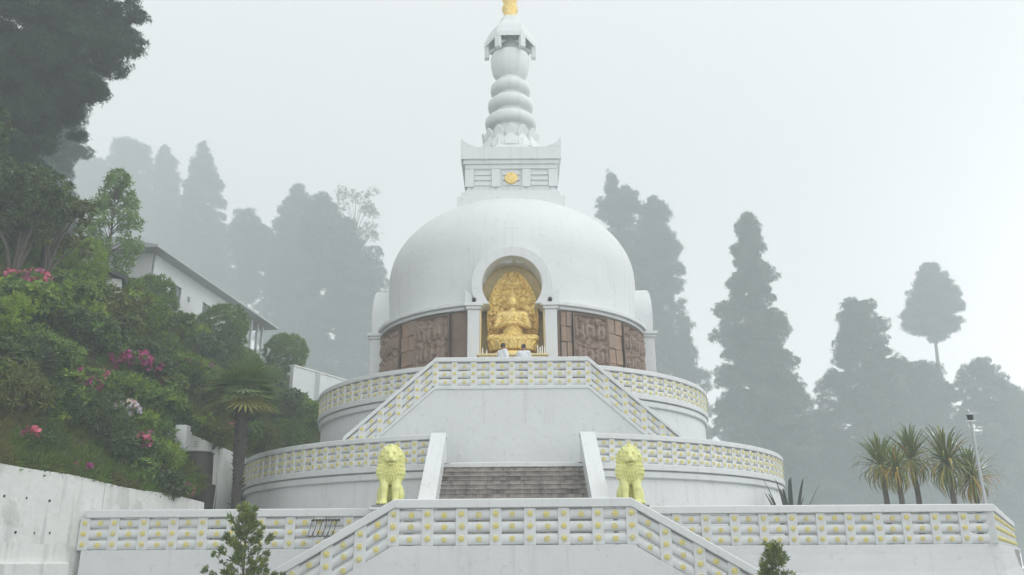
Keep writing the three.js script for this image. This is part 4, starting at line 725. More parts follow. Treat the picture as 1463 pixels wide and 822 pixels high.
{ // grass, weeds and fern over the soil
  reseed(4242); const blades = leafTuft({ n: 16, len: 0.30, wid: 0.022, cone: 0.95, core: 0.10, droop: 0.25, jit: 0.5, oval: 0.4, seed: 81 }), weeds = leafTuft({ n: 11, len: 0.13, wid: 0.06, cone: 1.3, core: 0.09, seed: 82 }), L1 = [], L2 = [];
  for (let k = 0; k < 24000; k++) { const d = 16 + 40 * Math.pow(rnd(), 1.15), x = edgeX(d) - 0.1 - 11 * Math.pow(rnd(), 1.4), y = bankY(x, d), pt = noise3(x * 0.8 + 30, 3, d * 0.8), c = pt > 0.52 ? [0.10, 0.15, 0.018] : pt > 0.4 ? [0.08, 0.18, 0.015] : [0.13, 0.13, 0.025]; (rnd() < 0.68 ? L1 : L2).push({ p: V(x, y - 0.03, -d), d: V(0.5 + rr(-0.4, 0.4), 1, rr(-0.4, 0.4)), s: rr(0.6, 1.25), c: vary(c, 0.35) }); }
  tag(scatter(scene, 'grass', blades, LMmatt, L1), 'rough grass covering the soil of the bank', 'grass'); tag(scatter(scene, 'weeds', weeds, LMmatt, L2), 'small leafy weeds growing through the bank grass', 'weeds');
}

// ---------------------------------------------------------------- palm by the tank
M.palmTrunk = std([1, 1, 1], 0.95, { map: tex(256, 0.8, (u, v) => { const s = fbm(u * 20, v * 6, 20, 4, 701), a = fbm(u * 5, v * 9, 5, 4, 703); const k = 0.05 * (0.35 + 0.9 * s + 0.5 * a); return [k * 1.12, k, k * 0.88]; }) });
function fanLeaf(n, R, seed) { // a fan of narrow folded segments on a stalk along +y
  reseed(seed); const pos = [], idx = [];
  const quad = (a, b, c, d) => { const q = pos.length / 3; for (const p of [a, b, c, d]) pos.push(p.x, p.y, p.z); idx.push(q, q + 1, q + 2, q, q + 2, q + 3); };
  quad(V(-0.012, 0, 0), V(0.012, 0, 0), V(0.01, R * 0.75, 0.03), V(-0.01, R * 0.75, 0.03)); quad(V(0, 0, -0.012), V(0, 0, 0.012), V(0, R * 0.75, 0.04), V(0, R * 0.75, 0.02));
  for (let k = 0; k < n; k++) {
    const a = lerp(-1.75, 1.75, k / (n - 1)), L = R * (1.02 - 0.16 * Math.abs(a) / 2) * rr(0.9, 1.06), o = V(0, R * 0.72, 0.03), d = V(Math.sin(a), Math.cos(a) * 0.86, 0.5 * Math.cos(a) + 0.06), w = 0.028 * R / 0.8 + 0.012, s = V(Math.cos(a), -Math.sin(a) * 0.86, -0.5 * Math.sin(a));
    const m = o.clone().addScaledVector(d, L * 0.55).add(V(0, 0, 0.02)), e = o.clone().addScaledVector(d, L).add(V(0, 0, rr(-0.02, 0.08) * L)), f = V(0, 0, -w * 0.6);
    quad(o, m.clone().addScaledVector(s, w), e, m.clone().add(f)); quad(o, m.clone().add(f), e, m.clone().addScaledVector(s, -w));
  }
  const g = new THREE.BufferGeometry(); g.setAttribute('position', new THREE.Float32BufferAttribute(pos, 3)); g.setIndex(idx); g.computeVertexNormals(); return g;
}
{
  const d = 29.3, base = at(336, 730, d), top = at(348, 566, d), t = thing('fan_palm', 'fan palm with a shaggy dark trunk standing beside the lower terrace', 'palm', [base.x, Y_COURT, base.z]);
  const H = top.y - Y_COURT, dx = top.x - base.x; reseed(55);
  // shaggy trunk: ringed, swelling under the crown
  const n = 120, pos = [], idx = [], uv = [], seg = 22; for (let i = 0; i <= n; i++) { const f = i / n, r0 = 0.145 + 0.08 * smooth(0.3, 0.8, f) - 0.05 * smooth(0.92, 1, f); for (let k = 0; k <= seg; k++) { const a = k / seg * 6.2832, r = r0 * (0.9 + 0.16 * (1 - (f * H * 7 + 0.15 * Math.sin(a * 3) % 1 + 9) % 1) + 0.30 * (noise3(Math.cos(a) * 4 + 20, f * H * 5, Math.sin(a) * 4 + 20) - 0.5)); pos.push(dx * f * f * 0.6 + dx * f * 0.4 + r * Math.cos(a), f * H, r * Math.sin(a)); uv.push(k / seg * 1.4, f * H); } }
  for (let i = 0; i < n; i++) for (let k = 0; k < seg; k++) { const a = i * (seg + 1) + k; idx.push(a, a + seg + 1, a + 1, a + 1, a + seg + 1, a + seg + 2); }
  const g = new THREE.BufferGeometry(); g.setAttribute('position', new THREE.Float32BufferAttribute(pos, 3)); g.setAttribute('uv', new THREE.Float32BufferAttribute(uv, 2)); g.setIndex(idx); g.computeVertexNormals(); mesh('trunk', g, M.palmTrunk, t);
  // stubs of old leaf bases on the upper trunk
  const stubs = []; for (let k = 0; k < 90; k++) { const f = rr(0.12, 0.99), a = rnd() * 6.283, c = new THREE.ConeGeometry(0.03, rr(0.10, 0.2), 4); c.rotateZ(-1.0); c.translate(0.26 * (0.8 + 0.25 * f), 0, 0); c.rotateY(a); c.translate(dx * (f * f * 0.6 + f * 0.4), f * H, 0); stubs.push(c); } const sb = mesh('leaf_bases', mergeGeometries(stubs), M.palmTrunk, t); sb.userData.kind = 'stuff';
  const fans = [31, 32, 33].map(s => fanLeaf(15, 0.86, s)), mats = [[0.19, 0.28, 0.07], [0.23, 0.33, 0.08], [0.15, 0.23, 0.06]].map(c => new THREE.MeshPhysicalMaterial({ color: new THREE.Color().setRGB(...c), roughness: 0.8, transmission: 0.35, thickness: 0, side: THREE.DoubleSide })), old = std([0.22, 0.22, 0.05], 0.7);
  for (let k = 0; k < 46; k++) { const f = k / 45, a = k * 2.39996 + rr(-0.2, 0.2), tilt = lerp(0.15, 1.72, Math.pow(f, 0.8)) + rr(-0.1, 0.1), l = mesh('frond', fans[k % 3], f > 0.93 ? old : mats[k % 3], t); l.position.set(dx, H - 0.05 + 0.22 * (1 - f), 0); l.rotation.order = 'YXZ'; l.rotation.set(tilt, a, rr(-0.2, 0.2)); l.scale.setScalar(rr(0.92, 1.14) * lerp(0.9, 1.08, f)); }
  const fl = leafTuft({ n: 40, len: 0.16, wid: 0.045, cone: 1.5, core: 0.1, seed: 5 }), fm = std([0.42, 0.40, 0.06], 0.7); for (const [a, q] of [[0.4, 0.33], [1.5, 0.30], [2.6, 0.36], [-0.3, 0.38], [3.3, 0.28]]) { const m = mesh('flower_cluster', fl, fm, t); m.position.set(dx + Math.cos(a) * q, H - 0.02, Math.sin(a) * q); m.rotation.z = -1.2 * Math.cos(a); m.rotation.x = 1.2 * Math.sin(a); }
}
// ---------------------------------------------------------------- sword-leaved plants behind the corner of the court
function swordLeaf(L, w, bend, seed) { reseed(seed); const pos = [], idx = [], n = 6; for (let i = 0; i <= n; i++) { const f = i / n, y = L * Math.sin(f * (1.5 - bend * 0.2)) / Math.sin(1.5 - bend * 0.2) * (1 - bend * f * f * 0.5), z = bend * L * f * f * 0.75, ww = w * (f < 0.15 ? 0.6 + f * 2.6 : 1 - Math.pow((f - 0.15) / 0.85, 1.6)); pos.push(-ww / 2, y, z + ww * 0.2, 0, y, z, ww / 2, y, z + ww * 0.2); } for (let i = 0; i < n; i++) for (const k of [0, 1]) { const a = i * 3 + k; idx.push(a, a + 1, a + 3, a + 1, a + 4, a + 3); } const g = new THREE.BufferGeometry(); g.setAttribute('position', new THREE.Float32BufferAttribute(pos, 3)); g.setIndex(idx); g.computeVertexNormals(); return g; }
{
  const leaves = [swordLeaf(1.75, 0.10, 0.3, 1), swordLeaf(1.8, 0.10, 0.6, 2), swordLeaf(1.6, 0.10, 0.9, 3)], green = [[0.15, 0.20, 0.035], [0.19, 0.23, 0.04], [0.12, 0.16, 0.03]].map(c => std(c, 0.6)), dry = [[0.45, 0.27, 0.05], [0.40, 0.33, 0.06]].map(c => std(c, 0.8)), grp = 'sword-leaved cabbage trees behind the court corner';
  for (const [px, py, d, s, lab, dryness] of [[1258, 662, 37, 1.0, 'cabbage tree with drooping green sword leaves, at the cedar end of its clump', 0.12], [1302, 652, 37.5, 1.05, 'cabbage tree with a high rounded head in the middle of the clump', 0.2], [1352, 658, 36, 1.15, 'cabbage tree with the largest head, beside the lamp post', 0.15], [1388, 680, 36.5, 1.0, 'cabbage tree with many dry orange leaves, at the lamp post', 0.4], [1280, 668, 35, 0.8, 'small low cabbage tree in front of its clump', 0.3]]) {
    const c = at(px, py, d), t = thing('cabbage_tree', lab, 'plant', [c.x, Y_COURT, c.z], 0, grp), H = c.y - Y_COURT; reseed(px);
    mesh('trunk', limb([V(rr(-0.15, 0.15), 0, 0), V(0.05, H * 0.5, 0), V(0, H, 0)], 0.14, 0.10), M.bark, t);
    for (let k = 0; k < 130; k++) { const f = k / 129, l = mesh('leaf', leaves[f < 0.35 ? 0 : f < 0.7 ? 1 : 2], rnd() < dryness * (f > 0.55 ? 2 : 0.15) ? dry[k % 2] : green[k % 3], t); l.position.set(rr(-0.04, 0.04), H - 0.15 * f, rr(-0.04, 0.04)); l.rotation.order = 'YXZ'; l.rotation.set(lerp(0.05, 2.25, f) + rr(-0.15, 0.15), k * 2.39996, 0); l.scale.setScalar(s * rr(0.68, 0.98)); }
  }
  const c = at(1128, 722, 30.2), t = thing('agave', 'dark spiky agave with upright blades against the lower terrace', 'plant', [c.x, Y_COURT, c.z]), ag = swordLeaf(2.7, 0.17, 0.12, 9), am = [[0.07, 0.085, 0.075], [0.055, 0.07, 0.06]].map(q => std(q, 0.6)); reseed(31);
  for (let k = 0; k < 13; k++) { const l = mesh('leaf', ag, am[k % 2], t); l.rotation.order = 'YXZ'; l.rotation.set(lerp(0.03, 0.42, k / 12), k * 2.4, 0); l.scale.set(1, rr(0.72, 1.05), 1); }
}
{ // lamp post at the corner
  const d = 25.2, b = at(1409, 724, d), top = at(1391, 603, d), t = thing('lamp_post', 'slim grey lamp post with a flat-capped lantern at the court corner', 'lamp post', [b.x, Y_COURT, b.z]), H = top.y - Y_COURT;
  mesh('pole', rev([[0.08, 0], [0.08, 0.25], [0.05, 0.3], [0.042, H], [0, H]], 16), M.steel, t);
  mesh('bracket', box(-0.12, 0.12, H, H + 0.04, -0.07, 0.07, 0.01), M.trim, t);
  mesh('lantern', rev([[0.04, H + 0.042], [0.085, H + 0.08], [0.09, H + 0.18], [0.07, H + 0.20]], 12), M.dark, t);
  mesh('cap', rev([[0.11, H + 0.20], [0.11, H + 0.22], [0.04, H + 0.27], [0, H + 0.28]], 12), M.steel, t);
}
// ---------------------------------------------------------------- young cypresses in front of the wall
{
  const spray = leafTuft({ n: 16, len: 0.085, wid: 0.026, cone: 0.9, core: 0.035, jit: 0.5, seed: 91 });
  for (const [px, top, d, rpx, lab, sd] of [[354, 727, 18.6, 52, 'open young cypress in front of the wall by the retaining wall side', 5], [1104, 781, 18.4, 30, 'small young cypress just showing by the foot of the lamp post side steps', 6]]) {
    reseed(sd * 100); const c = at(px, top, d), t = thing('young_cypress', lab, 'tree', [c.x, 0, c.z], 0, 'young cypresses before the front wall'), H = c.y, parts = [limb([V(0.05, 0, 0), V(0.03, H * 0.5, 0.02), V(0, H, 0)], 0.035, 0.006, 6)], list = [], R = rpx * d / 1280;
    const nb = sd === 5 ? 50 : 40;
    for (let k = 0; k < nb; k++) { const f = Math.pow((k + 0.5) / nb, 0.85), y = lerp(0.12, 1, f) * H, L = R * Math.pow(1 - f, 0.72) * rr(0.65, 1.15) + 0.07, a = k * 2.4 + rr(-0.4, 0.4), e = V(Math.cos(a) * L, y + L * rr(0.35, 0.75), Math.sin(a) * L), o = V(0.02, y - 0.05, 0); parts.push(limb([o, o.clone().lerp(e, 0.5).add(V(0, -0.02, 0)), e], 0.010, 0.003, 4)); const m = Math.round(4 + L * 15); for (let q = 0; q < m; q++) { const u = rr(0.25, 1.05); list.push({ p: o.clone().lerp(e, u).add(V(rr(-1, 1), rr(-0.6, 1), rr(-1, 1)).multiplyScalar(0.055 * (1.2 - u * 0.5))), d: V(e.x + rr(-0.2, 0.2), L * 0.7 + 0.12, e.z + rr(-0.2, 0.2)), s: rr(0.7, 1.25), c: vary(rnd() < 0.3 ? [0.27, 0.34, 0.05] : [0.14, 0.20, 0.04], 0.3) }); } }
    mesh('trunk', mergeGeometries(parts), M.bark, t); scatter(t, 'crown', spray, LM, list);
  }
}
{ // wire rack hung on the wall
  const d = 23.92, a = at(446, 744, d), b = at(487, 743, d), t = thing('wire_rack', 'rusty wire rack hanging on the white wall beside the stair rail', 'rack', [a.x, a.y, a.z + 0.12]), w = b.x - a.x, rm = std([0.06, 0.05, 0.045], 0.7, { metalness: 0.4 });
  const bar = (n, pts, r = 0.012) => mesh(n, limb(pts, r, r, 6), rm, t);
  bar('top_bar', [V(0, 0, 0), V(w * 0.5, 0.005, 0), V(w, 0, 0)], 0.016); bar('lower_bar', [V(-0.1, -0.42, 0.14), V(w * 0.45, -0.425, 0.14), V(w * 0.78, -0.42, 0.14)]);
  for (let k = 0; k < 6; k++) { const x = w * (0.04 + k * 0.17); bar('hook', [V(x, 0, 0), V(x - 0.03, -0.2, 0.05), V(x - 0.06, -0.40, 0.13), V(x + 0.02, -0.44, 0.15), V(x + 0.07, -0.3, 0.1)], 0.009); }
  for (let k = 0; k < 9; k++) { const x = w * (0.05 + k * 0.11); mesh('clip', box(x, x + 0.05, -0.035, 0.03, -0.02, 0.03, 0.005), rm, t); }
}

// ---------------------------------------------------------------- sculpted figures: smooth-blended distance fields turned into one continuous surface
function sdfGeo(f, c, size, cell) { // f(x, y, z) = distance; a cube of the given size round c
  const n = Math.ceil(size / cell) + 4, mc = new MarchingCubes(n, new THREE.MeshBasicMaterial(), false, false, 260000), h = n / 2, fld = mc.field, s = size / 2 * n / (n - 4);
  for (let k = 0; k < n; k++) for (let j = 0; j < n; j++) for (let i = 0; i < n; i++) fld[i + j * n + k * n * n] = -f(c[0] + (i - h) / h * s, c[1] + (j - h) / h * s, c[2] + (k - h) / h * s);
  mc.isolation = 0; mc.update();
  const m = mc.count, p = new Float32Array(m * 3); for (let i = 0; i < m * 3; i++) p[i] = mc.positionArray[i] * s + c[i % 3];
  let g = new THREE.BufferGeometry(); g.setAttribute('position', new THREE.BufferAttribute(p, 3)); g = mergeVertices(g, cell * 0.02); g.computeVertexNormals();
  const q = g.attributes.position, uv = new Float32Array(q.count * 2); for (let i = 0; i < q.count; i++) { uv[i * 2] = q.getX(i) + q.getZ(i) * 0.5; uv[i * 2 + 1] = q.getY(i); } g.setAttribute('uv', new THREE.BufferAttribute(uv, 2)); return g;
}
const smin = (a, b, k) => { const h = Math.max(k - Math.abs(a - b), 0) / k; return Math.min(a, b) - h * h * k * 0.25; };
const ell = (x, y, z, cx, cy, cz, rx, ry, rz) => { const a = (x - cx) / rx, b = (y - cy) / ry, c = (z - cz) / rz, k0 = Math.sqrt(a * a + b * b + c * c), k1 = Math.sqrt(a * a / rx / rx + b * b / ry / ry + c * c / rz / rz); return k0 < 1e-6 ? -Math.min(rx, ry, rz) : k0 * (k0 - 1) / k1; };
const cap = (x, y, z, a, b, ra, rb) => { const dx = b[0] - a[0], dy = b[1] - a[1], dz = b[2] - a[2], t = clamp(((x - a[0]) * dx + (y - a[1]) * dy + (z - a[2]) * dz) / (dx * dx + dy * dy + dz * dz), 0, 1); return Math.hypot(x - a[0] - dx * t, y - a[1] - dy * t, z - a[2] - dz * t) - lerp(ra, rb, t); };

// ---- lions
M.slate = std([0.26, 0.27, 0.27], 0.85);
const lionGeo = (() => {
  const lock = (u, v) => { // staggered pointed locks of hair
    const r = Math.floor(v), fu = u + (r & 1) * 0.5, cu = Math.floor(fu), x = fu - cu - 0.5 + 0.18 * (hash(cu, r, 3) - 0.5), y = v - r; const w = 0.5 * (1 - 0.75 * (1 - y) * (1 - y)); return Math.max(0, 1 - Math.pow(Math.abs(x) / w, 2)) * (0.35 + 0.65 * (1 - y)); };
  const f = (X, y, z) => {
    const x = Math.abs(X);
    let d = ell(X, y, z, 0, 0.34, -0.30, 0.29, 0.34, 0.32);
    d = smin(d, cap(X, y, z, [0, 0.38, -0.26], [0, 0.86, 0.03], 0.26, 0.25), 0.12);
    d = smin(d, ell(x, y, z, 0.235, 0.27, -0.16, 0.12, 0.26, 0.26), 0.05);
    d = smin(d, ell(x, y, z, 0.285, 0.065, 0.08, 0.08, 0.07, 0.16), 0.05);
    d = smin(d, cap(x, y, z, [0.155, 0.78, 0.14], [0.15, 0.42, 0.23], 0.125, 0.10), 0.06);
    d = smin(d, cap(x, y, z, [0.15, 0.42, 0.23], [0.15, 0.09, 0.25], 0.098, 0.082), 0.05);
    d = smin(d, ell(x, y, z, 0.152, 0.06, 0.31, 0.105, 0.07, 0.14), 0.04);
    for (const t of [0.09, 0.15, 0.21]) d = smin(d, ell(x, y, z, t, 0.045, 0.42, 0.035, 0.045, 0.045), 0.015);
    // mane: chest bib and collar round the head, both broken into locks
    const a1 = Math.atan2(X, z - 0.02);
    let m = smin(ell(X, y, z, 0, 0.84, 0.09, 0.375, 0.37, 0.28), ell(X, y, z, 0, 1.17, 0.02, 0.345, 0.34, 0.26), 0.08);
    m += 0.028 - 0.05 * lock(a1 * 4.6, y / 0.105 + 0.35 * Math.cos(a1 * 2)) - 0.008 * Math.sin(y * 90 + a1 * 30);
    d = smin(d, m, 0.03);
    // head
    let h = ell(X, y, z, 0, 1.24, 0.19, 0.215, 0.24, 0.20);
    h = smin(h, cap(X, y, z, [0, 1.29, 0.32], [0, 1.17, 0.43], 0.068, 0.07), 0.05); // bridge of the nose
    h = smin(h, ell(x, y, z, 0.055, 1.115, 0.385, 0.075, 0.06, 0.085), 0.03);           // upper lips
    h = smin(h, ell(X, y, z, 0, 1.02, 0.33, 0.085, 0.05, 0.085), 0.02);                // chin
    h = smin(h, ell(x, y, z, 0.12, 1.14, 0.24, 0.075, 0.09, 0.09), 0.04);              // cheeks
    h = smin(h, cap(x, y, z, [0.045, 1.335, 0.345], [0.145, 1.345, 0.27], 0.03, 0.03), 0.03); // brow
    h = Math.max(h, -ell(x, y, z, 0.09, 1.275, 0.375, 0.048, 0.036, 0.06));
    h = Math.max(h, -ell(X, y, z, 0, 1.06, 0.41, 0.085, 0.022, 0.11));
    h = smin(h, ell(x, y, z, 0.088, 1.272, 0.318, 0.034, 0.028, 0.03), 0.006);
    h = smin(h, ell(X, y, z, 0, 1.195, 0.462, 0.052, 0.032, 0.03), 0.012);
    d = smin(d, h, 0.02);
    d = smin(d, ell(x, y, z, 0.235, 1.36, 0.10, 0.045, 0.05, 0.04), 0.02);
    // curls over the brow
    for (let k = 0; k < 11; k++) { const a = -1.9 + k * 0.38; d = smin(d, ell(X, y, z, Math.sin(a) * 0.225, 1.24 + Math.cos(a) * 0.245, 0.17 + 0.03 * (k & 1), 0.058, 0.06, 0.075), 0.01); }
    d = smin(d, cap(X, y, z, [0.1, 0.07, -0.56], [0.30, 0.07, -0.42], 0.05, 0.06), 0.03);
    return d;
  };
  return sdfGeo(f, [0, 0.76, -0.05], 1.6, 0.0135);
})();
for (const [px, side, ry] of [[557, 'palm tree', 0.08], [902, 'lamp post', -0.06]]) {
  const d = 23.7, p = at(px, 723, d), top = at(px, 638, d);
  const ped = thing('lion_pedestal', `white pedestal with a grey slab carrying the lion on the ${side} side`, 'pedestal', [p.x, Y_COURT, p.z]), h = p.y - Y_COURT;
  mesh('shaft', box(-0.44, 0.44, 0, h - 0.14, -0.62, 0.5, 0.02), M.white, ped); mesh('cap', box(-0.5, 0.5, h - 0.14, h - 0.07, -0.68, 0.56, 0.02), M.trim, ped); mesh('slab', box(-0.42, 0.42, h - 0.069, h, -0.6, 0.5, 0.015), M.slate, ped);
  const t = mesh('lion_statue', lionGeo, M.lion); tag(t, `yellow-green painted seated lion statue on the ${side} side of the stairs`, 'statue', 'pair of guardian lions'); t.position.set(p.x, p.y + 0.001, p.z); t.rotation.y = ry; t.scale.setScalar((top.y - p.y) / 1.51);
}
// ---- the golden seated figure and its carved halo
{
  const z0 = AZ + 5.75, yL = EYE + 8.12;
  const f = (X, y, z) => {
    const x = Math.abs(X);
    let d = smin(ell(X, y, z, 0, 0.50, 0.0, 0.40, 0.45, 0.28), ell(X, y, z, 0, 1.02, 0.02, 0.47, 0.38, 0.26), 0.15);
    d = smin(d, ell(x, y, z, 0.40, 1.20, 0, 0.2, 0.16, 0.18), 0.1);
    d = smin(d, cap(x, y, z, [0.52, 1.16, 0], [0.64, 0.68, 0.10], 0.155, 0.13), 0.05);
    d = smin(d, cap(x, y, z, [0.64, 0.68, 0.10], [0.22, 0.74, 0.40], 0.12, 0.085), 0.05);
    d = smin(d, ell(X, y, z, 0.10, 0.83, 0.42, 0.09, 0.13, 0.06), 0.03); d = smin(d, ell(X, y, z, -0.10, 0.72, 0.44, 0.12, 0.08, 0.06), 0.03);
    for (let k = 0; k < 4; k++) { d = smin(d, cap(X, y, z, [0.05 + k * 0.035, 0.92, 0.43], [0.04 + k * 0.045, 1.05 - 0.02 * k, 0.45], 0.02, 0.015), 0.012); d = smin(d, cap(X, y, z, [-0.02 - k * 0.01, 0.68 + k * 0.035, 0.47], [0.10, 0.69 + k * 0.04, 0.48], 0.02, 0.015), 0.012); }
    d = smin(d, cap(x, y, z, [0.28, 0.17, 0.05], [0.86, 0.14, 0.26], 0.22, 0.16), 0.1);
    d = smin(d, cap(x, y, z, [0.86, 0.14, 0.26], [0.1, 0.10, 0.55], 0.15, 0.11), 0.06);
    d = smin(d, ell(X, y, z, 0, 0.08, 0.30, 0.9, 0.11, 0.42), 0.08);
    d += 0.010 * Math.sin((y * 1.1 + Math.abs(x) * 0.9 - 0.25 * x * x) * 42) * smooth(1.25, 1.1, y); // folds of the robe
    d = smin(d, cap(X, y, z, [0, 1.28, 0.02], [0, 1.5, 0.04], 0.13, 0.115), 0.06);
    let h = ell(X, y, z, 0, 1.68, 0.05, 0.205, 0.265, 0.225);
    h = smin(h, ell(X, y, z, 0, 1.97, 0.0, 0.125, 0.12, 0.125), 0.05);
    if (y > 1.74 - 0.3 * (z - 0.05) * (z > 0.1 ? -1.1 : 1)) h -= 0.016 * Math.max(0, Math.sin(X * 75) * Math.sin(y * 75) * Math.sin(z * 75)) + 0.012;
    h = smin(h, cap(X, y, z, [0, 1.74, 0.265], [0, 1.63, 0.30], 0.018, 0.032), 0.025);
    h = smin(h, ell(X, y, z, 0, 1.555, 0.245, 0.065, 0.022, 0.03), 0.02);
    h = smin(h, cap(x, y, z, [0.03, 1.765, 0.262], [0.13, 1.765, 0.222], 0.014, 0.014), 0.02);
    h = smin(h, ell(x, y, z, 0.215, 1.62, 0.03, 0.03, 0.15, 0.05), 0.02);
    return smin(d, h, 0.03);
  };
  const t = thing('buddha_statue', 'golden seated figure with hands raised to its chest inside the arched niche', 'statue', [AX + 0.02, 0, z0]);
  const fig = mesh('figure', sdfGeo(f, [0, 1.05, 0.1], 2.3, 0.0175), M.gold, t); fig.position.y = yL;
  const petal = (() => { const s = new THREE.Shape(); s.moveTo(-0.12, 0); s.quadraticCurveTo(-0.2, 0.2, 0, 0.34); s.quadraticCurveTo(0.2, 0.2, 0.12, 0); const e = new THREE.ExtrudeGeometry(s, { depth: 0.05, bevelEnabled: true, bevelSize: 0.02, bevelThickness: 0.02, bevelSegments: 1, curveSegments: 5 }); e.rotateX(0.25); return metricUV(e); })();
  mesh('lotus_seat', rev([[0.92, Y_UP - 0.04], [0.92, yL - 0.5], [0.7, yL - 0.42], [0.85, yL - 0.28], [0.98, yL - 0.06], [0.9, yL + 0.03], [0, yL + 0.04]], 40), M.gold, t);
  for (let k = 0; k < 9; k++) { const a = -1.4 + k * 0.35, p = mesh('lotus_petal', petal, M.gold, t); p.position.set(Math.sin(a) * 0.86, yL - 0.36, Math.cos(a) * 0.86); p.rotation.y = a; }
  // halo: a pointed oval slab carved with flames, leaves and small figures
  const n = 96, m = 130, pos = [], idx = [], uv = [], HH = 3.35, y0 = yL - 0.1, hw = v => 1.06 * Math.pow(Math.max(0, 1 - Math.pow(clamp((v - 0.36) / 0.64, 0, 1), 2.2)), 0.62) * (0.93 + 0.07 * smooth(0, 0.36, v));
  for (let j = 0; j <= m; j++) for (let i = 0; i <= n; i++) {
    const v = j / m, u = i / n * 2 - 1, w = hw(v), x = u * w, y = v * HH, edge = Math.min(w - Math.abs(x), (1 - v) * HH), s1 = fbm(x * 2 + 9, y * 2 + 3, 64, 3, 5) * 4, r = 1 - Math.abs(2 * vnoise(Math.abs(x) * 4.5 + s1 + 20, y * 4.5 + s1, 64, 8) - 1), b = vnoise(Math.abs(x) * 7 + 3, y * 7 + 9, 64, 13), fl = 1 - Math.abs(2 * vnoise(Math.abs(x) * 11 + s1, y * 11 - s1 + 40, 64, 19) - 1);
    let dz = 0.10 * r * r + 0.07 * smooth(0.5, 0.75, b) + 0.045 * fl; if (edge < 0.12) dz = 0.10 + 0.03 * Math.sin(Math.atan2(x, y - 1.2) * 60); if (edge < 0.02) dz = 0;
    const spine = Math.abs(x) < 0.10 && y > 1.95 ? 0.10 + 0.05 * Math.sin(y * 22) : 0; // stacked parasol above the head
    pos.push(x, y0 + y, -0.62 + 0.25 * (x * x) + Math.max(dz, spine)); uv.push(x, y);
  }
  for (let j = 0; j < m; j++) for (let i = 0; i < n; i++) { const a = j * (n + 1) + i; idx.push(a, a + 1, a + n + 1, a + 1, a + n + 2, a + n + 1); }
  const g = new THREE.BufferGeometry(); g.setAttribute('position', new THREE.Float32BufferAttribute(pos, 3)); g.setAttribute('uv', new THREE.Float32BufferAttribute(uv, 2)); g.setIndex(idx); g.computeVertexNormals(); mesh('halo', g, M.gold, t);
  const sl = new THREE.Shape(); for (let j = 0; j <= 40; j++) { const v = j / 40; sl[j ? 'lineTo' : 'moveTo'](hw(v), y0 + v * HH); } for (let j = 40; j >= 0; j--) { const v = j / 40; sl.lineTo(-hw(v), y0 + v * HH); } const sg = new THREE.ExtrudeGeometry(sl, { depth: 0.1, bevelEnabled: false }); sg.translate(0, 0, -0.76); mesh('halo_back', metricUV(sg), M.gold, t);
  // altar with candles before the figure
  const al = thing('altar', 'low cream altar table before the golden figure', 'altar', [AX, Y_UP - 0.045, AZ + 6.95]);
  mesh('table_top', box(-1.35, 1.35, 1.52, 1.60, -0.3, 0.3), M.cream, al); mesh('front', box(-1.25, 1.25, 0, 1.518, -0.22, 0.24), M.cream, al);
  reseed(17); for (const x of [0.96, 1.05, 1.13, 1.22, -0.98, -1.14]) { const c = thing('candle', x > 0 ? 'slim tall white candle on the altar, in the row on the lamp post side' : 'short white candle on the altar, on the palm tree side', 'candle', [AX + x, Y_UP - 0.045 + 1.6, AZ + 6.95], 0, 'candles on the altar'); const hh = rr(0.28, 0.42) * (x < 0 ? 0.7 : 1); mesh('wax', rev([[0.028, 0.03], [0.024, hh], [0, hh + 0.01]], 10), std([0.8, 0.78, 0.7], 0.6), c); mesh('holder', rev([[0.05, 0], [0.05, 0.02], [0.03, 0.035]], 10), M.gold, c); }
}
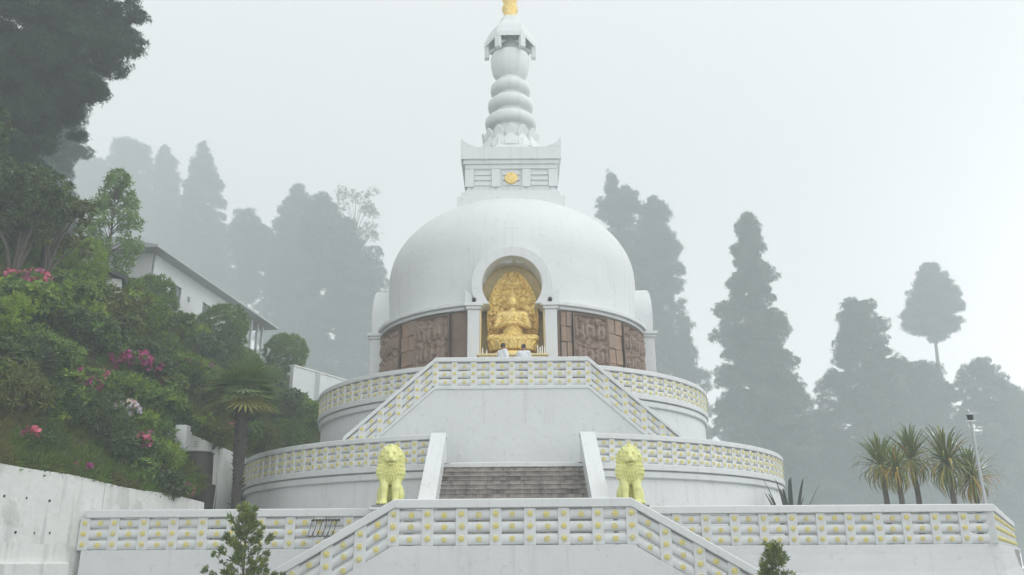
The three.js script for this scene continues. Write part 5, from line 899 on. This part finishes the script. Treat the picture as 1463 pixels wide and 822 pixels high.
// ---- two visitors at the shrine
{
  const skin = std([0.30, 0.17, 0.11], 0.6), shirt = std([0.74, 0.76, 0.80], 0.85), hair = std([0.018, 0.015, 0.014], 0.6), trousers = std([0.05, 0.055, 0.07], 0.9), shoe = std([0.03, 0.028, 0.026], 0.6);
  // +z is the way the person faces
  const person = (px, topPy, d, turn, lab, arms, headTurn, lean) => {
    const top = at(px, topPy, d), foot = Y_UP - 0.045, Hh = top.y - foot, s = Hh / 1.72, t = thing('person', lab, 'person', [top.x, foot, top.z], turn);
    const hd = (x, y, z) => { const c = Math.cos(headTurn), q = Math.sin(headTurn), X = x * c - (z - 0.02) * q, Z = x * q + (z - 0.02) * c; let h = ell(X, y, Z, 0, 1.605, 0.0, 0.076, 0.112, 0.095); h = smin(h, ell(X, y, Z, 0, 1.55, 0.03, 0.058, 0.06, 0.065), 0.03); h = smin(h, cap(X, y, Z, [0, 1.61, 0.088], [0, 1.578, 0.108], 0.008, 0.014), 0.012); h = smin(h, ell(Math.abs(X), y, Z, 0.079, 1.595, -0.005, 0.012, 0.032, 0.02), 0.01); h = smin(h, ell(X, y, Z, 0, 1.545, 0.085, 0.024, 0.008, 0.012), 0.01); return Math.max(h, -ell(Math.abs(X), y, Z, 0.03, 1.612, 0.10, 0.014, 0.009, 0.014)); };
    const limbs = arms.map(([sg, el, wr]) => ({ sh: [0.175 * sg, 1.38, 0], el, wr, sg }));
    const torso = (x, y, z) => { let d1 = smin(ell(x, y, z, 0, 1.22, 0, 0.165, 0.25, 0.115), ell(x, y, z, 0, 0.98, 0.0, 0.155, 0.16, 0.115), 0.08); return smin(d1, ell(Math.abs(x), y, z, 0.14, 1.39, 0, 0.075, 0.06, 0.07), 0.06); };
    const legs = (x, y, z) => { let l = cap(Math.abs(x), y, z, [0.09, 0.92, 0], [0.10, 0.50, 0.01], 0.095, 0.065); return smin(l, cap(Math.abs(x), y, z, [0.10, 0.50, 0.01], [0.10, 0.09, -0.02], 0.062, 0.042), 0.04); };
    const hand = (x, y, z, a) => { const w = a.wr, e = a.el, dx = w[0] - e[0], dy = w[1] - e[1], dz = w[2] - e[2], L = Math.hypot(dx, dy, dz), u = [dx / L, dy / L, dz / L], P = k => [w[0] + u[0] * k, w[1] + u[1] * k, w[2] + u[2] * k]; let h = cap(x, y, z, w, P(0.075), 0.026, 0.032); for (let k = 0; k < 4; k++) { const o = (k - 1.5) * 0.017, A = P(0.085), B = P(0.135 - 0.008 * Math.abs(k - 1.3)); h = smin(h, cap(x, y, z, [A[0], A[1] + o, A[2]], [B[0] - 0.012 * a.sg, B[1] + o * 1.1 - 0.008, B[2]], 0.0095, 0.008), 0.008); } const A = P(0.03), B = P(0.085); return smin(h, cap(x, y, z, [A[0], A[1] + 0.02, A[2]], [B[0], B[1] + 0.055, B[2]], 0.012, 0.009), 0.012); };
    const ln = y => lean * Math.max(0, y - 0.95);
    const body = (x, y, z0) => { const z = z0 - ln(y); let d1 = smin(torso(x, y, z), legs(x, y, z), 0.06); d1 = smin(d1, cap(x, y, z, [0, 1.40, -0.01], [0, 1.53, 0.01], 0.055, 0.052), 0.04); for (const a of limbs) { d1 = smin(d1, cap(x, y, z, a.sh, a.el, 0.052, 0.042), 0.05); d1 = smin(d1, cap(x, y, z, a.el, a.wr, 0.041, 0.028), 0.03); d1 = smin(d1, hand(x, y, z, a), 0.02); } d1 = smin(d1, ell(Math.abs(x), y, z, 0.10, 0.04, 0.05, 0.045, 0.04, 0.12), 0.03); return smin(d1, hd(x, y, z), 0.025); };
    const shirtF = (x, y, z0) => { const z = z0 - ln(y); let d1 = torso(x, y, z); d1 = smin(d1, ell(x, y, z, 0, 0.93, 0, 0.165, 0.14, 0.125), 0.05); for (const a of limbs) d1 = smin(d1, cap(x, y, z, a.sh, [lerp(a.sh[0], a.el[0], 0.85), lerp(a.sh[1], a.el[1], 0.85), lerp(a.sh[2], a.el[2], 0.85)], 0.066, 0.062), 0.05); d1 -= 0.016 + 0.004 * Math.sin(y * 50 + x * 30); return Math.max(d1, 0.83 - y, y - 1.445 - 0.2 * Math.abs(x)); };
    const mk = (f, c, size, cell) => { const g = sdfGeo(f, c, size, cell); g.scale(s, s, s); return g; };
    mesh('body', mk(body, [0, 0.87, 0.08], 1.84, 0.018), skin, t);
    mesh('shirt', mk(shirtF, [0, 1.15, 0.06], 0.86, 0.013), shirt, t);
    mesh('trousers', mk((x, y, z) => Math.max(smin(legs(x, y, z), ell(x, y, z, 0, 0.92, 0, 0.15, 0.12, 0.105), 0.06) - 0.016, y - 1.0, 0.07 - y), [0, 0.53, 0], 1.06, 0.016), trousers, t);
    mesh('hair', mk((x, y, z0) => { const z = z0 - ln(y), c = Math.cos(headTurn), q = Math.sin(headTurn), X = x * c - (z - 0.02) * q, Z = x * q + (z - 0.02) * c; let h = ell(X, y, Z, 0, 1.622, -0.012, 0.087, 0.107, 0.103) + 0.004 * Math.sin(X * 190) * Math.sin(Z * 150 + y * 60); return Math.max(h, 1.565 - y + Math.max(0, Z) * 1.15 , Z - 0.075); }, [0, 1.63, 0.1], 0.5, 0.008), hair, t);
    for (const q of [-1, 1]) { const g = mk((x, y, z) => Math.max(ell(x, y, z, 0.10 * q, 0.03, 0.05, 0.054, 0.055, 0.135), -y), [0.1 * q, 0.06, 0.05], 0.34, 0.012); mesh('shoe', g, shoe, t); }
  };
  person(716, 490, 29.35, Math.PI * 0.72, 'person in a white shirt, turned sideways and holding out an arm before the shrine', [[1, [0.25, 1.12, 0.10], [0.12, 1.10, 0.38]], [-1, [-0.26, 1.12, 0.06], [-0.16, 1.16, 0.34]]], 0.35, 0.12);
  person(748, 491.5, 29.6, Math.PI * 0.98, 'person in a white shirt, seen from behind facing the golden figure', [[1, [0.25, 1.12, 0.08], [0.07, 1.18, 0.30]], [-1, [-0.25, 1.12, 0.08], [-0.07, 1.18, 0.30]]], -0.1, 0.06);
}

renderer.render(scene, camera);
